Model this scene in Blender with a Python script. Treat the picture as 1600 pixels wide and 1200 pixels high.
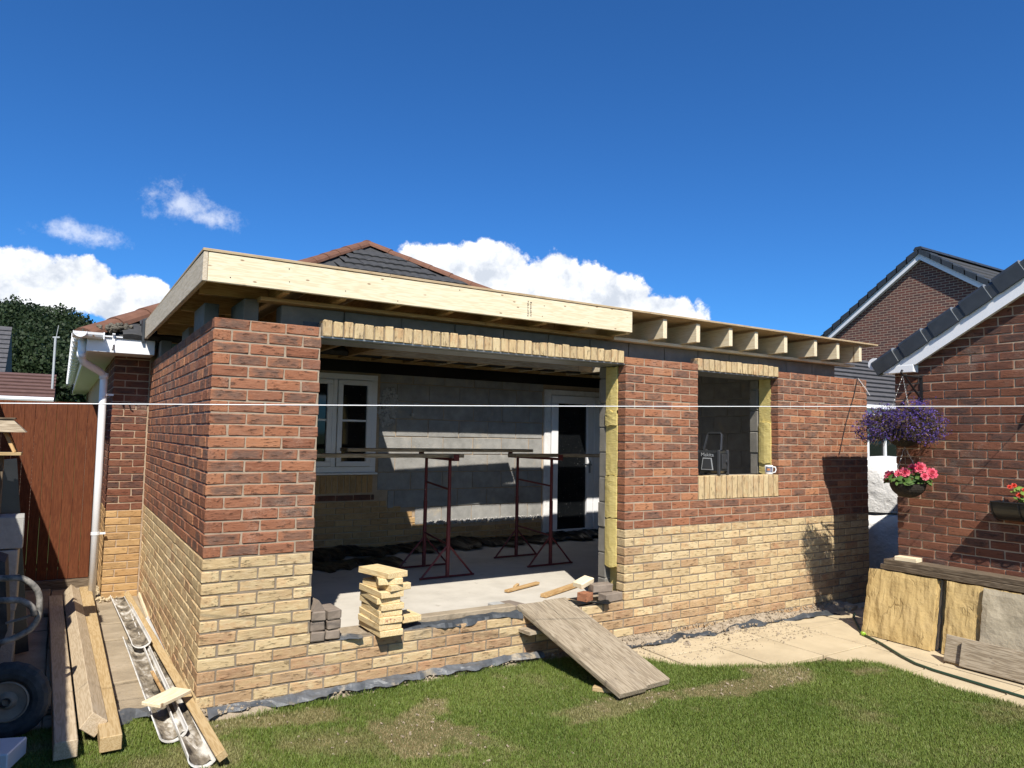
import bpy, bmesh, math, random
import numpy as np
from mathutils import Matrix, Vector, Euler
random.seed(7); rng = np.random.default_rng(7)
for o in list(bpy.data.objects): bpy.data.objects.remove(o)
sc = bpy.context.scene
COL = sc.collection
R = math.radians

# ------------------------------------------------------------------ camera
cam = bpy.data.cameras.new('camera'); camo = bpy.data.objects.new('camera', cam); COL.objects.link(camo)
CM = Matrix(((0.8469750434, -0.0541816082, -0.5288644715), (-0.5313067796, -0.0514413732, -0.8456162789), (0.0186113352, 0.9972051637, -0.0723566151)))
CP = Vector((-0.7752932, -4.7651991, 1.6827426)); FPX = 1121.22
camo.matrix_world = Matrix.Translation(CP) @ CM.to_4x4()
cam.sensor_width = 36; cam.lens = FPX / 1600 * 36; cam.clip_start = .05; cam.clip_end = 3000
sc.camera = camo
sc.render.resolution_x = 1024; sc.render.resolution_y = 768

# ------------------------------------------------------------------ sun, sky, exposure
SUN = Vector((.46, 1, -1.25)).normalized()
sl = bpy.data.lights.new('sun', 'SUN'); sl.energy = 5.0; sl.angle = R(.53); sl.color = (1, .95, .87)
so = bpy.data.objects.new('sun', sl); COL.objects.link(so); so.rotation_euler = SUN.to_track_quat('-Z', 'Y').to_euler()
so.location = (-4, -8, 12)
vs = sc.view_settings; vs.view_transform = 'Standard'; vs.look = 'None'; vs.gamma = 1; vs.use_curve_mapping = False
vs.exposure = 0.48
sc.cycles.max_bounces = 5; sc.cycles.diffuse_bounces = 3; sc.cycles.glossy_bounces = 2; sc.cycles.transmission_bounces = 3


class Ex:
    """tiny expression wrapper that makes Math nodes"""
    nt = None
    def __init__(s, k): s.k = k
    @staticmethod
    def m(op, a, b=None, c=None, clamp=False):
        n = Ex.nt.nodes.new('ShaderNodeMath'); n.operation = op; n.use_clamp = clamp
        for i, v in enumerate((a, b, c)):
            if v is None: continue
            if isinstance(v, Ex): Ex.nt.links.new(v.k, n.inputs[i])
            else: n.inputs[i].default_value = v
        return Ex(n.outputs[0])
    def __add__(s, o): return Ex.m('ADD', s, o)
    def __sub__(s, o): return Ex.m('SUBTRACT', s, o)
    def __rsub__(s, o): return Ex.m('SUBTRACT', o, s)
    def __mul__(s, o): return Ex.m('MULTIPLY', s, o)
    def __truediv__(s, o): return Ex.m('DIVIDE', s, o)
    __radd__ = __add__; __rmul__ = __mul__
    def max(s, o): return Ex.m('MAXIMUM', s, o)
    def smooth(s, a, b):
        n = Ex.nt.nodes.new('ShaderNodeMapRange'); n.interpolation_type = 'SMOOTHSTEP'
        Ex.nt.links.new(s.k, n.inputs[0]); n.inputs[1].default_value = a; n.inputs[2].default_value = b
        return Ex(n.outputs[0])


def build_world():
    w = bpy.data.worlds.new('World'); sc.world = w; w.use_nodes = True
    nt = w.node_tree; nt.nodes.clear(); Ex.nt = nt
    w.cycles.sampling_method = 'MANUAL'; w.cycles.sample_map_resolution = 256
    L = nt.links.new
    sky = nt.nodes.new('ShaderNodeTexSky'); sky.sky_type = 'NISHITA'; sky.sun_disc = False
    toS = -SUN
    sky.sun_elevation = math.asin(toS.z); sky.sun_rotation = math.atan2(toS.x, toS.y) % (2 * math.pi)
    sky.air_density = 1.0; sky.dust_density = 1.6; sky.ozone_density = 1.6; sky.altitude = 1500
    tc = nt.nodes.new('ShaderNodeTexCoord')
    nz = nt.nodes.new('ShaderNodeVectorMath'); nz.operation = 'NORMALIZE'; L(tc.outputs['Generated'], nz.inputs[0])
    D = nz.outputs[0]
    def dot(v):
        n = nt.nodes.new('ShaderNodeVectorMath'); n.operation = 'DOT_PRODUCT'; L(D, n.inputs[0]); n.inputs[1].default_value = v
        return Ex(n.outputs['Value'])
    def noise(scale, detail, rough, off=(0, 0, 0)):
        a = nt.nodes.new('ShaderNodeVectorMath'); a.operation = 'ADD'; L(D, a.inputs[0]); a.inputs[1].default_value = off
        n = nt.nodes.new('ShaderNodeTexNoise'); n.inputs['Scale'].default_value = scale; n.inputs['Detail'].default_value = detail
        n.inputs['Roughness'].default_value = rough; L(a.outputs[0], n.inputs['Vector']); return Ex(n.outputs[0])
    def blob(d0, wa, wb, pk=1.0):
        d0 = Vector(d0).normalized(); r = d0.cross(Vector((0, 0, 1))).normalized(); u = r.cross(d0)
        c = dot(d0).max(.05)
        a = dot(r) / c / wa; b = dot(u) / c / wb
        return (1 - Ex.m('SQRT', a * a + b * b)) * pk
    def pix(u, v): return CM @ Vector(((u - 800) / FPX, (600 - v) / FPX, -1)).normalized()
    # cumulus bank over the roof and to the left, plus more of the same round the horizon
    big = [(675, 428, 66, 58), (765, 430, 82, 60), (870, 452, 88, 62), (955, 474, 74, 52), (1030, 496, 74, 42),
           (20, 438, 90, 50), (-80, 435, 150, 62), (112, 440, 54, 38), (200, 474, 70, 42)]
    mask = None
    for (u, v, a, b) in big:
        m = blob(pix(u, v), a / FPX, b / FPX); mask = m if mask is None else mask.max(m)
    for az, el, a, b in [(112, 9, .25, .1), (160, 8, .3, .1), (215, 11, .4, .12), (275, 10, .35, .1)]:
        d = (math.sin(R(az)) * math.cos(R(el)), math.cos(R(az)) * math.cos(R(el)), math.sin(R(el)))
        mask = mask.max(blob(d, a, b))
    n1 = noise(24, 7, .60) - .5
    dens = mask * .55 + n1 * .62
    alpha = dens.smooth(.03, .12)
    wis = None
    for (u, v, a, b) in [(285, 322, 40, 26), (330, 342, 42, 14), (135, 366, 44, 14)]:
        m = blob(pix(u, v), 1.5 * a / FPX, 1.5 * b / FPX); wis = m if wis is None else wis.max(m)
    n2 = noise(26, 6, .66, (3, 1, 2)) - .5
    wal = (wis * .5 + n2 * 1.3).smooth(.06, .55) * .62
    # light from the upper left-front: compare the density with the density a little towards the sun
    off = Vector((-.012, .0, .022))
    n1b = noise(24, 5, .60, tuple(off)) - .5
    lum = (n1 - n1b) * 3.2 + .60 + (dens - .2) * -.35
    lum = Ex.m('ADD', lum, 0, clamp=True)
    mixc = nt.nodes.new('ShaderNodeMix'); mixc.data_type = 'RGBA'
    L(lum.k, mixc.inputs[0]); mixc.inputs[6].default_value = (7.2, 7.8, 8.8, 1); mixc.inputs[7].default_value = (12.6, 12.7, 12.9, 1)
    tint = nt.nodes.new('ShaderNodeMix'); tint.data_type = 'RGBA'; tint.blend_type = 'MULTIPLY'; tint.inputs[0].default_value = 1
    L(sky.outputs[0], tint.inputs[6]); tint.inputs[7].default_value = (.34, .90, 1.55, 1)
    m1 = nt.nodes.new('ShaderNodeMix'); m1.data_type = 'RGBA'; L(wal.k, m1.inputs[0]); L(tint.outputs[2], m1.inputs[6]); m1.inputs[7].default_value = (11, 11.4, 12.2, 1)
    m2 = nt.nodes.new('ShaderNodeMix'); m2.data_type = 'RGBA'; L(alpha.k, m2.inputs[0]); L(m1.outputs[2], m2.inputs[6]); L(mixc.outputs[2], m2.inputs[7])
    bg = nt.nodes.new('ShaderNodeBackground'); bg.inputs[1].default_value = .07; L(m2.outputs[2], bg.inputs[0])
    out = nt.nodes.new('ShaderNodeOutputWorld'); L(bg.outputs[0], out.inputs[0])
build_world()

# ------------------------------------------------------------------ materials
MATS = {}
def base_mat(name):
    m = bpy.data.materials.new(name); m.use_nodes = True; MATS[name] = m
    nt = m.node_tree; b = nt.nodes['Principled BSDF']; Ex.nt = nt
    return m, nt, b, nt.links.new

def tex_noise(nt, vec, scale, detail=4, rough=.55, w=None):
    n = nt.nodes.new('ShaderNodeTexNoise')
    n.inputs['Scale'].default_value = scale; n.inputs['Detail'].default_value = detail; n.inputs['Roughness'].default_value = rough
    if w is not None: n.noise_dimensions = '4D'; nt.links.new(w, n.inputs['W'])
    nt.links.new(vec, n.inputs['Vector']); return n.outputs[0]

def ramp(nt, fac, stops, interp='LINEAR'):
    r = nt.nodes.new('ShaderNodeValToRGB'); cr = r.color_ramp; cr.interpolation = interp
    while len(cr.elements) < len(stops): cr.elements.new(.5)
    for e, (p, c) in zip(cr.elements, stops): e.position = p; e.color = (*c, 1) if len(c) == 3 else c
    nt.links.new(fac, r.inputs[0]); return r.outputs[0]

def mixc(nt, fac, a, b, mode='MIX'):
    m = nt.nodes.new('ShaderNodeMix'); m.data_type = 'RGBA'; m.blend_type = mode
    for i, v in ((0, fac), (6, a), (7, b)):
        if isinstance(v, (int, float)): m.inputs[i].default_value = v
        elif isinstance(v, tuple): m.inputs[i].default_value = (*v, 1)
        else: nt.links.new(v, m.inputs[i])
    return m.outputs[2]

def bump(nt, b, h, strength=.5, dist=.004):
    n = nt.nodes.new('ShaderNodeBump'); n.inputs['Strength'].default_value = strength; n.inputs['Distance'].default_value = dist
    nt.links.new(h, n.inputs['Height']); nt.links.new(n.outputs[0], b.inputs['Normal'])

def scaled(nt, vec, s):
    n = nt.nodes.new('ShaderNodeVectorMath'); n.operation = 'MULTIPLY'; nt.links.new(vec, n.inputs[0]); n.inputs[1].default_value = s
    return n.outputs[0]

def rnd_sock(nt):
    oi = nt.nodes.new('ShaderNodeObjectInfo'); at = nt.nodes.new('ShaderNodeAttribute'); at.attribute_name = 'rnd'
    Ex.nt = nt
    return Ex.m('FRACT', Ex(oi.outputs['Random']) + Ex(at.outputs['Fac']))

def brick_mat(name, tones, dark, edge, crease=.5, darkamt=.5, bstr=.55, tint=None):
    """tones: ramp of per-brick body colours; dark: burnt kiln marks; edge: paler arris"""
    m, nt, b, L = base_mat(name)
    at = nt.nodes.new('ShaderNodeAttribute'); at.attribute_name = 'bco'
    V = at.outputs['Vector']; r = rnd_sock(nt); w = r * 37.0
    body = ramp(nt, r.k, tones)
    r2 = Ex.m('FRACT', r * 7.31); r3 = Ex.m('FRACT', r * 13.7)
    sp = nt.nodes.new('ShaderNodeSeparateXYZ'); L(V, sp.inputs[0])
    big = Ex(tex_noise(nt, scaled(nt, V, (11, 20, 20)), 1.0, 3, .6, w.k))
    e = Ex.m('ABSOLUTE', Ex(sp.outputs[0])) * 9.0
    e = e.max(Ex.m('ABSOLUTE', Ex(sp.outputs[2])) * 29.0)
    core = 1 - (e + (big - .5) * 1.6).smooth(.55, 1.02)
    if tint: body = mixc(nt, (big.smooth(.42, .62) * r3).k, body, tint)
    dk = core * r2.smooth(.30, .80) * (big.smooth(.30, .55) * .6 + .4) * darkamt
    c = mixc(nt, dk.k, body, dark)
    stre = Ex(tex_noise(nt, scaled(nt, V, (16, 55, 75)), 1.0, 5, .68, w.k))
    cre = stre.smooth(.575, .63) * crease
    c = mixc(nt, (stre.smooth(.5, .28) * .55).k, c, edge)
    c = mixc(nt, cre.k, c, tuple(x * .42 for x in dark))
    fine = Ex(tex_noise(nt, V, 190, 3, .6, w.k))
    c = mixc(nt, (fine.smooth(.70, .75) * .5).k, c, tuple(min(1, x * 1.5 + .12) for x in edge))
    c = mixc(nt, (fine.smooth(.42, .30) * .35).k, c, tuple(x * .7 for x in dark))
    ge = nt.nodes.new('ShaderNodeNewGeometry'); sm = Ex(tex_noise(nt, ge.outputs['Position'], 2.2, 5, .7)).smooth(.52, .70) * fine.smooth(.40, .62) * .34
    c = mixc(nt, sm.k, c, (.48, .42, .34))
    L(c, b.inputs['Base Color']); b.inputs['Roughness'].default_value = .9; b.inputs['Specular IOR Level'].default_value = .2
    bump(nt, b, (stre - cre * 1.3 + fine * .5).k, bstr, .007)
    return m

def noise_mat(name, stops, scale=6, detail=6, rough=.85, bs=.3, bd=.004, bscale=None, stretch=(1, 1, 1), coord='Object', spec=.3, spots=None, metallic=0.0, distort=None):
    m, nt, b, L = base_mat(name)
    tc = nt.nodes.new('ShaderNodeTexCoord'); V = scaled(nt, tc.outputs[coord], stretch)
    oi = nt.nodes.new('ShaderNodeObjectInfo'); w = Ex(oi.outputs['Random']) * 53.0
    f = tex_noise(nt, V, scale, detail, .62, w.k)
    c = ramp(nt, f, stops)
    if spots:
        s = Ex(tex_noise(nt, V, spots[0], 5, .6, w.k)).smooth(spots[1], spots[1] + spots[3] if len(spots) > 3 else spots[1] + .06)
        c = mixc(nt, s.k, c, spots[2])
    L(c, b.inputs['Base Color']); b.inputs['Roughness'].default_value = rough; b.inputs['Specular IOR Level'].default_value = spec
    b.inputs['Metallic'].default_value = metallic
    if bs: bump(nt, b, tex_noise(nt, V, bscale or scale * 4, 6, .65, w.k), bs, bd)
    return m

def wood_mat(name, stops, knots=None, ring=9, rough=.75, bs=.25, dirt=None):
    """grain runs along the object's local X"""
    m, nt, b, L = base_mat(name)
    tc = nt.nodes.new('ShaderNodeTexCoord'); P = tc.outputs['Object']
    oi = nt.nodes.new('ShaderNodeObjectInfo'); w = Ex(oi.outputs['Random']) * 41.0
    V = scaled(nt, P, (.7, 9, 9))
    f = tex_noise(nt, V, ring * .45, 3, .5, w.k)
    g = tex_noise(nt, scaled(nt, P, (.9, 60, 60)), 2.2, 5, .7, w.k)
    wav = Ex.m('SINE', Ex(f) * 42.0) * .5 + .5
    fac = wav * .55 + Ex(g) * .45
    c = ramp(nt, fac.k, stops)
    if knots:
        vo = nt.nodes.new('ShaderNodeTexVoronoi'); vo.voronoi_dimensions = '2D'
        cw = nt.nodes.new('ShaderNodeCombineXYZ'); L(w.k, cw.inputs[0]); L((w * 1.7).k, cw.inputs[1]); ad = nt.nodes.new('ShaderNodeVectorMath'); L(scaled(nt, P, (3.4, 8, 0)), ad.inputs[0]); L(cw.outputs[0], ad.inputs[1])
        L(ad.outputs[0], vo.inputs['Vector']); vo.inputs['Scale'].default_value = 1.0
        k = (1 - Ex(vo.outputs['Distance']).smooth(.02, .06)) * Ex(tex_noise(nt, P, 3, 2, .5, w.k)).smooth(.42, .52)
        c = mixc(nt, (k * .85).k, c, knots)
    if dirt:
        d = Ex(tex_noise(nt, P, 4.5, 6, .65, w.k)).smooth(dirt[1], dirt[1] + .25) * dirt[2]
        c = mixc(nt, d.k, c, dirt[0])
    L(c, b.inputs['Base Color']); b.inputs['Roughness'].default_value = rough; b.inputs['Specular IOR Level'].default_value = .25
    bump(nt, b, (Ex(g) * .8 + wav * .2).k, bs, .003)
    return m

def plain(name, c, rough=.5, metallic=0, spec=.5, var=.12, scale=9, trans=0, bs=.0):
    return noise_mat(name, [(.3, tuple(x * (1 - var) for x in c)), (.7, tuple(min(1, x * (1 + var)) for x in c))], scale, 5, rough, bs, .002, spec=spec, metallic=metallic)

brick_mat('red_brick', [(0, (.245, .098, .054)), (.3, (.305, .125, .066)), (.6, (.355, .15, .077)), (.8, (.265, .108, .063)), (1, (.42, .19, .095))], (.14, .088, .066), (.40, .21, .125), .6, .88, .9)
brick_mat('buff_brick', [(0, (.49, .355, .185)), (.25, (.60, .46, .255)), (.5, (.54, .405, .215)), (.75, (.64, .50, .285)), (1, (.50, .36, .185))], (.38, .27, .15), (.74, .61, .385), .62, .5, .7, (.52, .33, .165))
brick_mat('brown_buff_brick', [(0, (.42, .275, .145)), (.35, (.50, .345, .18)), (.7, (.40, .25, .135)), (1, (.54, .385, .205))], (.29, .185, .105), (.58, .43, .26), .62, .6, .8, (.42, .235, .125))
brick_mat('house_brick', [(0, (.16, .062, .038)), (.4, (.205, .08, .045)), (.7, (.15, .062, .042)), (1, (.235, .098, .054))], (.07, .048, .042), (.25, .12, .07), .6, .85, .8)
brick_mat('old_buff_brick', [(0, (.44, .275, .12)), (.5, (.51, .325, .145)), (1, (.40, .235, .10))], (.27, .165, .08), (.52, .375, .205), .4, .6)
noise_mat('mortar_pale', [(.3, (.29, .22, .155)), (.7, (.41, .325, .235))], 14, 6, .95, .6, .006, 60)
noise_mat('mortar_grey', [(.3, (.19, .15, .105)), (.7, (.29, .235, .17))], 14, 6, .95, .6, .006, 60)
noise_mat('mortar_cream', [(.3, (.36, .265, .175)), (.7, (.46, .35, .245))], 12, 5, .95, .4, .004, 60)
noise_mat('block', [(.25, (.21, .207, .195)), (.55, (.31, .302, .282)), (.8, (.41, .392, .36))], 7, 8, .95, .8, .008, 60, spots=(4.5, .575, (.40, .345, .265), .16))
noise_mat('block_new', [(.3, (.165, .152, .13)), (.7, (.245, .228, .195))], 9, 8, .95, .7, .005, 90)
noise_mat('block_mortar', [(.3, (.30, .27, .22)), (.7, (.42, .39, .33))], 10, 6, .95, .6, .006, 50)
noise_mat('render_patch', [(.3, (.34, .33, .31)), (.7, (.52, .50, .47))], 14, 7, .95, .9, .02, 22)
noise_mat('screed', [(.3, (.43, .395, .335)), (.55, (.53, .49, .42)), (.8, (.60, .555, .48))], 2.6, 8, .92, .25, .003, 60, spots=(9, .64, (.40, .36, .30)))
noise_mat('insulation', [(.3, (.55, .43, .14)), (.7, (.70, .57, .23))], 16, 6, .95, .8, .008, 30, stretch=(1, 1, 3.5))
noise_mat('plastic_sheet', [(.3, (.06, .064, .07)), (.6, (.12, .125, .13)), (.8, (.24, .235, .225))], 9, 7, .42, .6, .012, 12, spots=(7, .53, (.34, .285, .205), .14))
noise_mat('dark_membrane', [(.3, (.03, .034, .038)), (.6, (.06, .066, .072)), (.85, (.2, .19, .17))], 9, 7, .5, .5, .01, 14)
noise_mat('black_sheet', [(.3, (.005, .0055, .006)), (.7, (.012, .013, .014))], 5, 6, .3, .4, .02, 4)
noise_mat('rubble', [(.25, (.23, .18, .12)), (.55, (.36, .29, .205)), (.8, (.50, .43, .33))], 24, 8, .97, .9, .012, 60)
wood_mat('pine', [(.15, (.66, .53, .34)), (.5, (.74, .62, .42)), (.9, (.78, .68, .49))], knots=(.22, .12, .055), bs=.12)
wood_mat('pine_gold', [(.15, (.58, .41, .195)), (.5, (.69, .52, .275)), (.9, (.75, .60, .35))], knots=(.22, .12, .055), bs=.15)
wood_mat('pine_shaded', [(.15, (.45, .37, .26)), (.5, (.54, .45, .33)), (.9, (.60, .51, .39))], bs=.2)  # duller pine: weak grazing light on the side fascia put into its colour
wood_mat('pine_orange', [(.15, (.36, .21, .085)), (.5, (.46, .29, .13)), (.9, (.54, .37, .18))], knots=(.22, .11, .05), bs=.15)
wood_mat('beam_wood', [(.15, (.37, .25, .115)), (.5, (.45, .32, .16)), (.9, (.50, .37, .20))], bs=.2, dirt=((.35, .27, .17), .55, .5))
wood_mat('beam_pale', [(.15, (.40, .305, .195)), (.5, (.49, .385, .255)), (.9, (.55, .445, .31))], bs=.25, dirt=((.33, .27, .19), .55, .5))
wood_mat('old_board', [(.1, (.19, .145, .095)), (.5, (.31, .25, .17)), (.9, (.41, .34, .245))], knots=(.14, .11, .08), bs=.6, dirt=((.20, .165, .125), .5, .6))
wood_mat('dark_board', [(.1, (.075, .055, .036)), (.5, (.135, .10, .066)), (.9, (.20, .155, .105))], bs=.6)
wood_mat('fence_wood', [(.1, (.092, .026, .010)), (.5, (.125, .037, .013)), (.9, (.155, .05, .019))], knots=(.07, .022, .01), bs=.35)
wood_mat('plywood', [(.15, (.36, .255, .14)), (.5, (.44, .325, .19)), (.9, (.49, .37, .225))], bs=.15)
plain('upvc', (.80, .80, .80), .32, var=.03)
noise_mat('upvc_dirty', [(.3, (.55, .54, .51)), (.6, (.78, .77, .75))], 7, 7, .5, .1, .002)
plain('steel', (.33, .34, .33), .42, .6)
noise_mat('trestle_paint', [(.3, (.095, .018, .02)), (.7, (.145, .03, .032))], 22, 5, .5, .3, .002, spots=(30, .66, (.28, .23, .19)))
noise_mat('roof_tile', [(.3, (.036, .036, .037)), (.7, (.066, .065, .064))], 12, 6, .8, .4, .004, 70, spots=(14, .70, (.16, .155, .14)))
noise_mat('hip_tile', [(.3, (.125, .058, .036)), (.7, (.19, .09, .055))], 10, 6, .85, .4, .004, 60, spots=(9, .66, (.07, .05, .04)))
plain('verge', (.035, .039, .043), .42, var=.2, scale=14)
def stone_mat(name, stops, line, sc):
    m, nt, b, L = base_mat(name)
    tc = nt.nodes.new('ShaderNodeTexCoord'); P = tc.outputs['Object']; oi = nt.nodes.new('ShaderNodeObjectInfo'); w = Ex(oi.outputs['Random']) * 29.0
    f = Ex(tex_noise(nt, P, 3.5, 8, .62, w.k)); c = ramp(nt, f.k, stops)
    g = Ex(tex_noise(nt, scaled(nt, P, (1, 2.6, .8)), sc, 2, .45, w.k)); rid = Ex.m('ABSOLUTE', g - .5); cre = 1 - rid.smooth(.002, .016)
    gate = Ex(tex_noise(nt, P, 5, 2, .5, w.k)).smooth(.42, .6)
    c = mixc(nt, (cre * gate * .4).k, c, line)
    fine = Ex(tex_noise(nt, P, 70, 5, .65, w.k)); c = mixc(nt, (fine.smooth(.55, .75) * .4).k, c, tuple(x * .62 for x in stops[0][1]))
    L(c, b.inputs['Base Color']); b.inputs['Roughness'].default_value = .92; b.inputs['Specular IOR Level'].default_value = .2
    bump(nt, b, (g * 3.0 - cre * gate * .25 + fine * .3 + f * 1.2).k, 1.0, .016)
stone_mat('sandstone', [(.2, (.37, .25, .10)), (.5, (.50, .355, .15)), (.8, (.57, .42, .205))], (.20, .13, .055), 4.0)
noise_mat('grey_slab', [(.25, (.29, .24, .16)), (.6, (.43, .365, .255)), (.85, (.50, .44, .32))], 7, 9, .93, .8, .012, 18)
noise_mat('paver', [(.25, (.165, .13, .10)), (.7, (.28, .225, .175))], 11, 7, .93, .7, .006, 50)
noise_mat('moss_mortar', [(.3, (.07, .06, .045)), (.7, (.17, .15, .115))], 30, 6, .97, .8, .006, 60)
noise_mat('flag', [(.25, (.40, .32, .20)), (.55, (.51, .415, .265)), (.85, (.58, .48, .32))], 3.2, 9, .92, .5, .006, 30, coord='Object', spots=(4, .56, (.37, .29, .185), .2))
noise_mat('old_flag', [(.25, (.23, .18, .12)), (.55, (.36, .29, .20)), (.8, (.45, .37, .265))], 4, 9, .94, .8, .016, 16, spots=(6, .58, (.20, .16, .11), .15))
noise_mat('soil', [(.3, (.10, .075, .045)), (.7, (.19, .15, .095))], 6, 8, .97, .8, .02, 24)
noise_mat('far_ground', [(.3, (.045, .075, .018)), (.7, (.09, .12, .035))], .6, 8, .95, .3, .01)
noise_mat('concrete', [(.3, (.34, .335, .31)), (.7, (.46, .45, .42))], 20, 7, .95, .7, .005, 110)
noise_mat('gutter_white', [(.3, (.42, .38, .31)), (.52, (.72, .70, .66)), (.8, (.80, .79, .77))], 6, 7, .5, .2, .003, 30)
noise_mat('gutter_dirt', [(.38, (.04, .032, .024)), (.52, (.24, .20, .145)), (.64, (.62, .585, .52))], 9, 8, .9, .8, .01, 40, stretch=(.5, 1, 1))
plain('rope', (.82, .82, .80), .6, var=.03)
plain('hose_green', (.02, .05, .03), .4, var=.15)
plain('lime_plastic', (.30, .50, .04), .35)
plain('black_plastic', (.02, .021, .022), .3, var=.3)
plain('grey_plastic', (.035, .036, .038), .5)
plain('silver_print', (.34, .345, .35), .45, var=.02)
plain('black_iron', (.012, .012, .013), .45)
plain('mug_white', (.78, .77, .75), .25, var=.03)
plain('mug_print', (.16, .17, .22), .35, var=.5, scale=60)
plain('mug_orange', (.55, .22, .08), .35, var=.3, scale=60)
noise_mat('bag_white', [(.3, (.60, .585, .56)), (.7, (.76, .745, .72))], 5, 6, .6, .9, .06, 4)
noise_mat('rubber', [(.3, (.03, .033, .035)), (.7, (.075, .08, .08))], 20, 6, .85, .6, .006, 50, spots=(9, .6, (.16, .16, .145), .2))
noise_mat('rim_metal', [(.3, (.20, .165, .13)), (.7, (.36, .29, .22))], 12, 7, .8, .4, .004, 30)
noise_mat('cement_tube', [(.35, (.06, .06, .058)), (.55, (.27, .25, .22)), (.75, (.48, .455, .40))], 18, 7, .9, .6, .006, 50)
plain('pole_grey', (.40, .42, .42), .5)
noise_mat('basket_coir', [(.3, (.018, .014, .011)), (.7, (.05, .04, .03))], 30, 5, .95, .8, .01, 60)
plain('chain', (.30, .29, .27), .4, .7)
plain('soffit_shadow', (.70, .70, .70), .5, var=.05)
noise_mat('far_roof', [(.3, (.10, .055, .045)), (.7, (.15, .085, .07))], 8, 5, .9, .3)
noise_mat('far_roof_grey', [(.3, (.06, .06, .065)), (.7, (.11, .105, .105))], 8, 5, .9, .3)

def glass_mat():
    m, nt, b, L = base_mat('glass')
    b.inputs['Base Color'].default_value = (.006, .007, .008, 1); b.inputs['Roughness'].default_value = .04
    b.inputs['Specular IOR Level'].default_value = .5
    tc = nt.nodes.new('ShaderNodeTexCoord'); sp = Ex(tex_noise(nt, tc.outputs['Object'], 60, 3, .5)).smooth(.70, .74) * .5
    L(mixc(nt, sp.k, (.006, .007, .008), (.4, .4, .38)), b.inputs['Base Color'])
glass_mat()

def far_brick_mat():
    m, nt, b, L = base_mat('far_brick')
    tc = nt.nodes.new('ShaderNodeTexCoord')
    sx = nt.nodes.new('ShaderNodeSeparateXYZ'); L(tc.outputs['Object'], sx.inputs[0]); cx = nt.nodes.new('ShaderNodeCombineXYZ')
    L((Ex(sx.outputs[1]) + Ex(sx.outputs[0])).k, cx.inputs[0]); L(sx.outputs[2], cx.inputs[1])
    bt = nt.nodes.new('ShaderNodeTexBrick'); L(cx.outputs[0], bt.inputs['Vector']); bt.inputs['Scale'].default_value = 1
    bt.inputs['Brick Width'].default_value = .225; bt.inputs['Row Height'].default_value = .075; bt.inputs['Mortar Size'].default_value = .009
    bt.inputs['Color1'].default_value = (.16, .055, .038, 1); bt.inputs['Color2'].default_value = (.09, .04, .034, 1); bt.inputs['Mortar'].default_value = (.32, .24, .17, 1)
    L(bt.outputs[0], b.inputs['Base Color']); b.inputs['Roughness'].default_value = .9
    bump(nt, b, bt.outputs['Fac'], -.4, .006)
far_brick_mat()

def leaf_mat(name, a, bcol, trans=.35, attr=None):
    m, nt, b, L = base_mat(name)
    at = nt.nodes.new('ShaderNodeAttribute'); at.attribute_name = 'rnd'
    c = ramp(nt, at.outputs['Fac'], [(0, a), (1, bcol)])
    L(c, b.inputs['Base Color']); b.inputs['Roughness'].default_value = .6; b.inputs['Specular IOR Level'].default_value = .25
    t = nt.nodes.new('ShaderNodeBsdfTranslucent'); L(c, t.inputs[0]); ms = nt.nodes.new('ShaderNodeMixShader'); ms.inputs[0].default_value = trans
    L(b.outputs[0], ms.inputs[1]); L(t.outputs[0], ms.inputs[2]); L(ms.outputs[0], nt.nodes['Material Output'].inputs[0])
leaf_mat('leaf_green', (.035, .085, .015), (.11, .19, .04))
leaf_mat('leaf_lime', (.10, .20, .03), (.26, .36, .07))
leaf_mat('leaf_brown', (.05, .045, .02), (.20, .13, .07))
leaf_mat('petal_purple', (.065, .04, .18), (.19, .12, .42))
leaf_mat('petal_pink', (.66, .04, .10), (.85, .22, .27))
leaf_mat('petal_red', (.55, .02, .015), (.75, .10, .05))
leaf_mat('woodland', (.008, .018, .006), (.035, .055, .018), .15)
leaf_mat('bank_grass', (.06, .10, .02), (.12, .15, .04), .2)

def grass_mat():
    m, nt, b, L = base_mat('grass')
    at = nt.nodes.new('ShaderNodeAttribute'); at.attribute_name = 'dry'; ar = nt.nodes.new('ShaderNodeAttribute'); ar.attribute_name = 'rnd'
    g = ramp(nt, ar.outputs['Fac'], [(0, (.088, .145, .02)), (.5, (.16, .225, .038)), (1, (.26, .305, .072))])
    d = ramp(nt, ar.outputs['Fac'], [(0, (.24, .18, .085)), (.5, (.36, .285, .145)), (1, (.48, .41, .24))])
    c = mixc(nt, at.outputs['Fac'], g, d)
    L(c, b.inputs['Base Color']); b.inputs['Roughness'].default_value = .55; b.inputs['Specular IOR Level'].default_value = .3
    t = nt.nodes.new('ShaderNodeBsdfTranslucent'); L(c, t.inputs[0]); ms = nt.nodes.new('ShaderNodeMixShader'); ms.inputs[0].default_value = .35
    L(b.outputs[0], ms.inputs[1]); L(t.outputs[0], ms.inputs[2]); L(ms.outputs[0], nt.nodes['Material Output'].inputs[0])
grass_mat()

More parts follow.
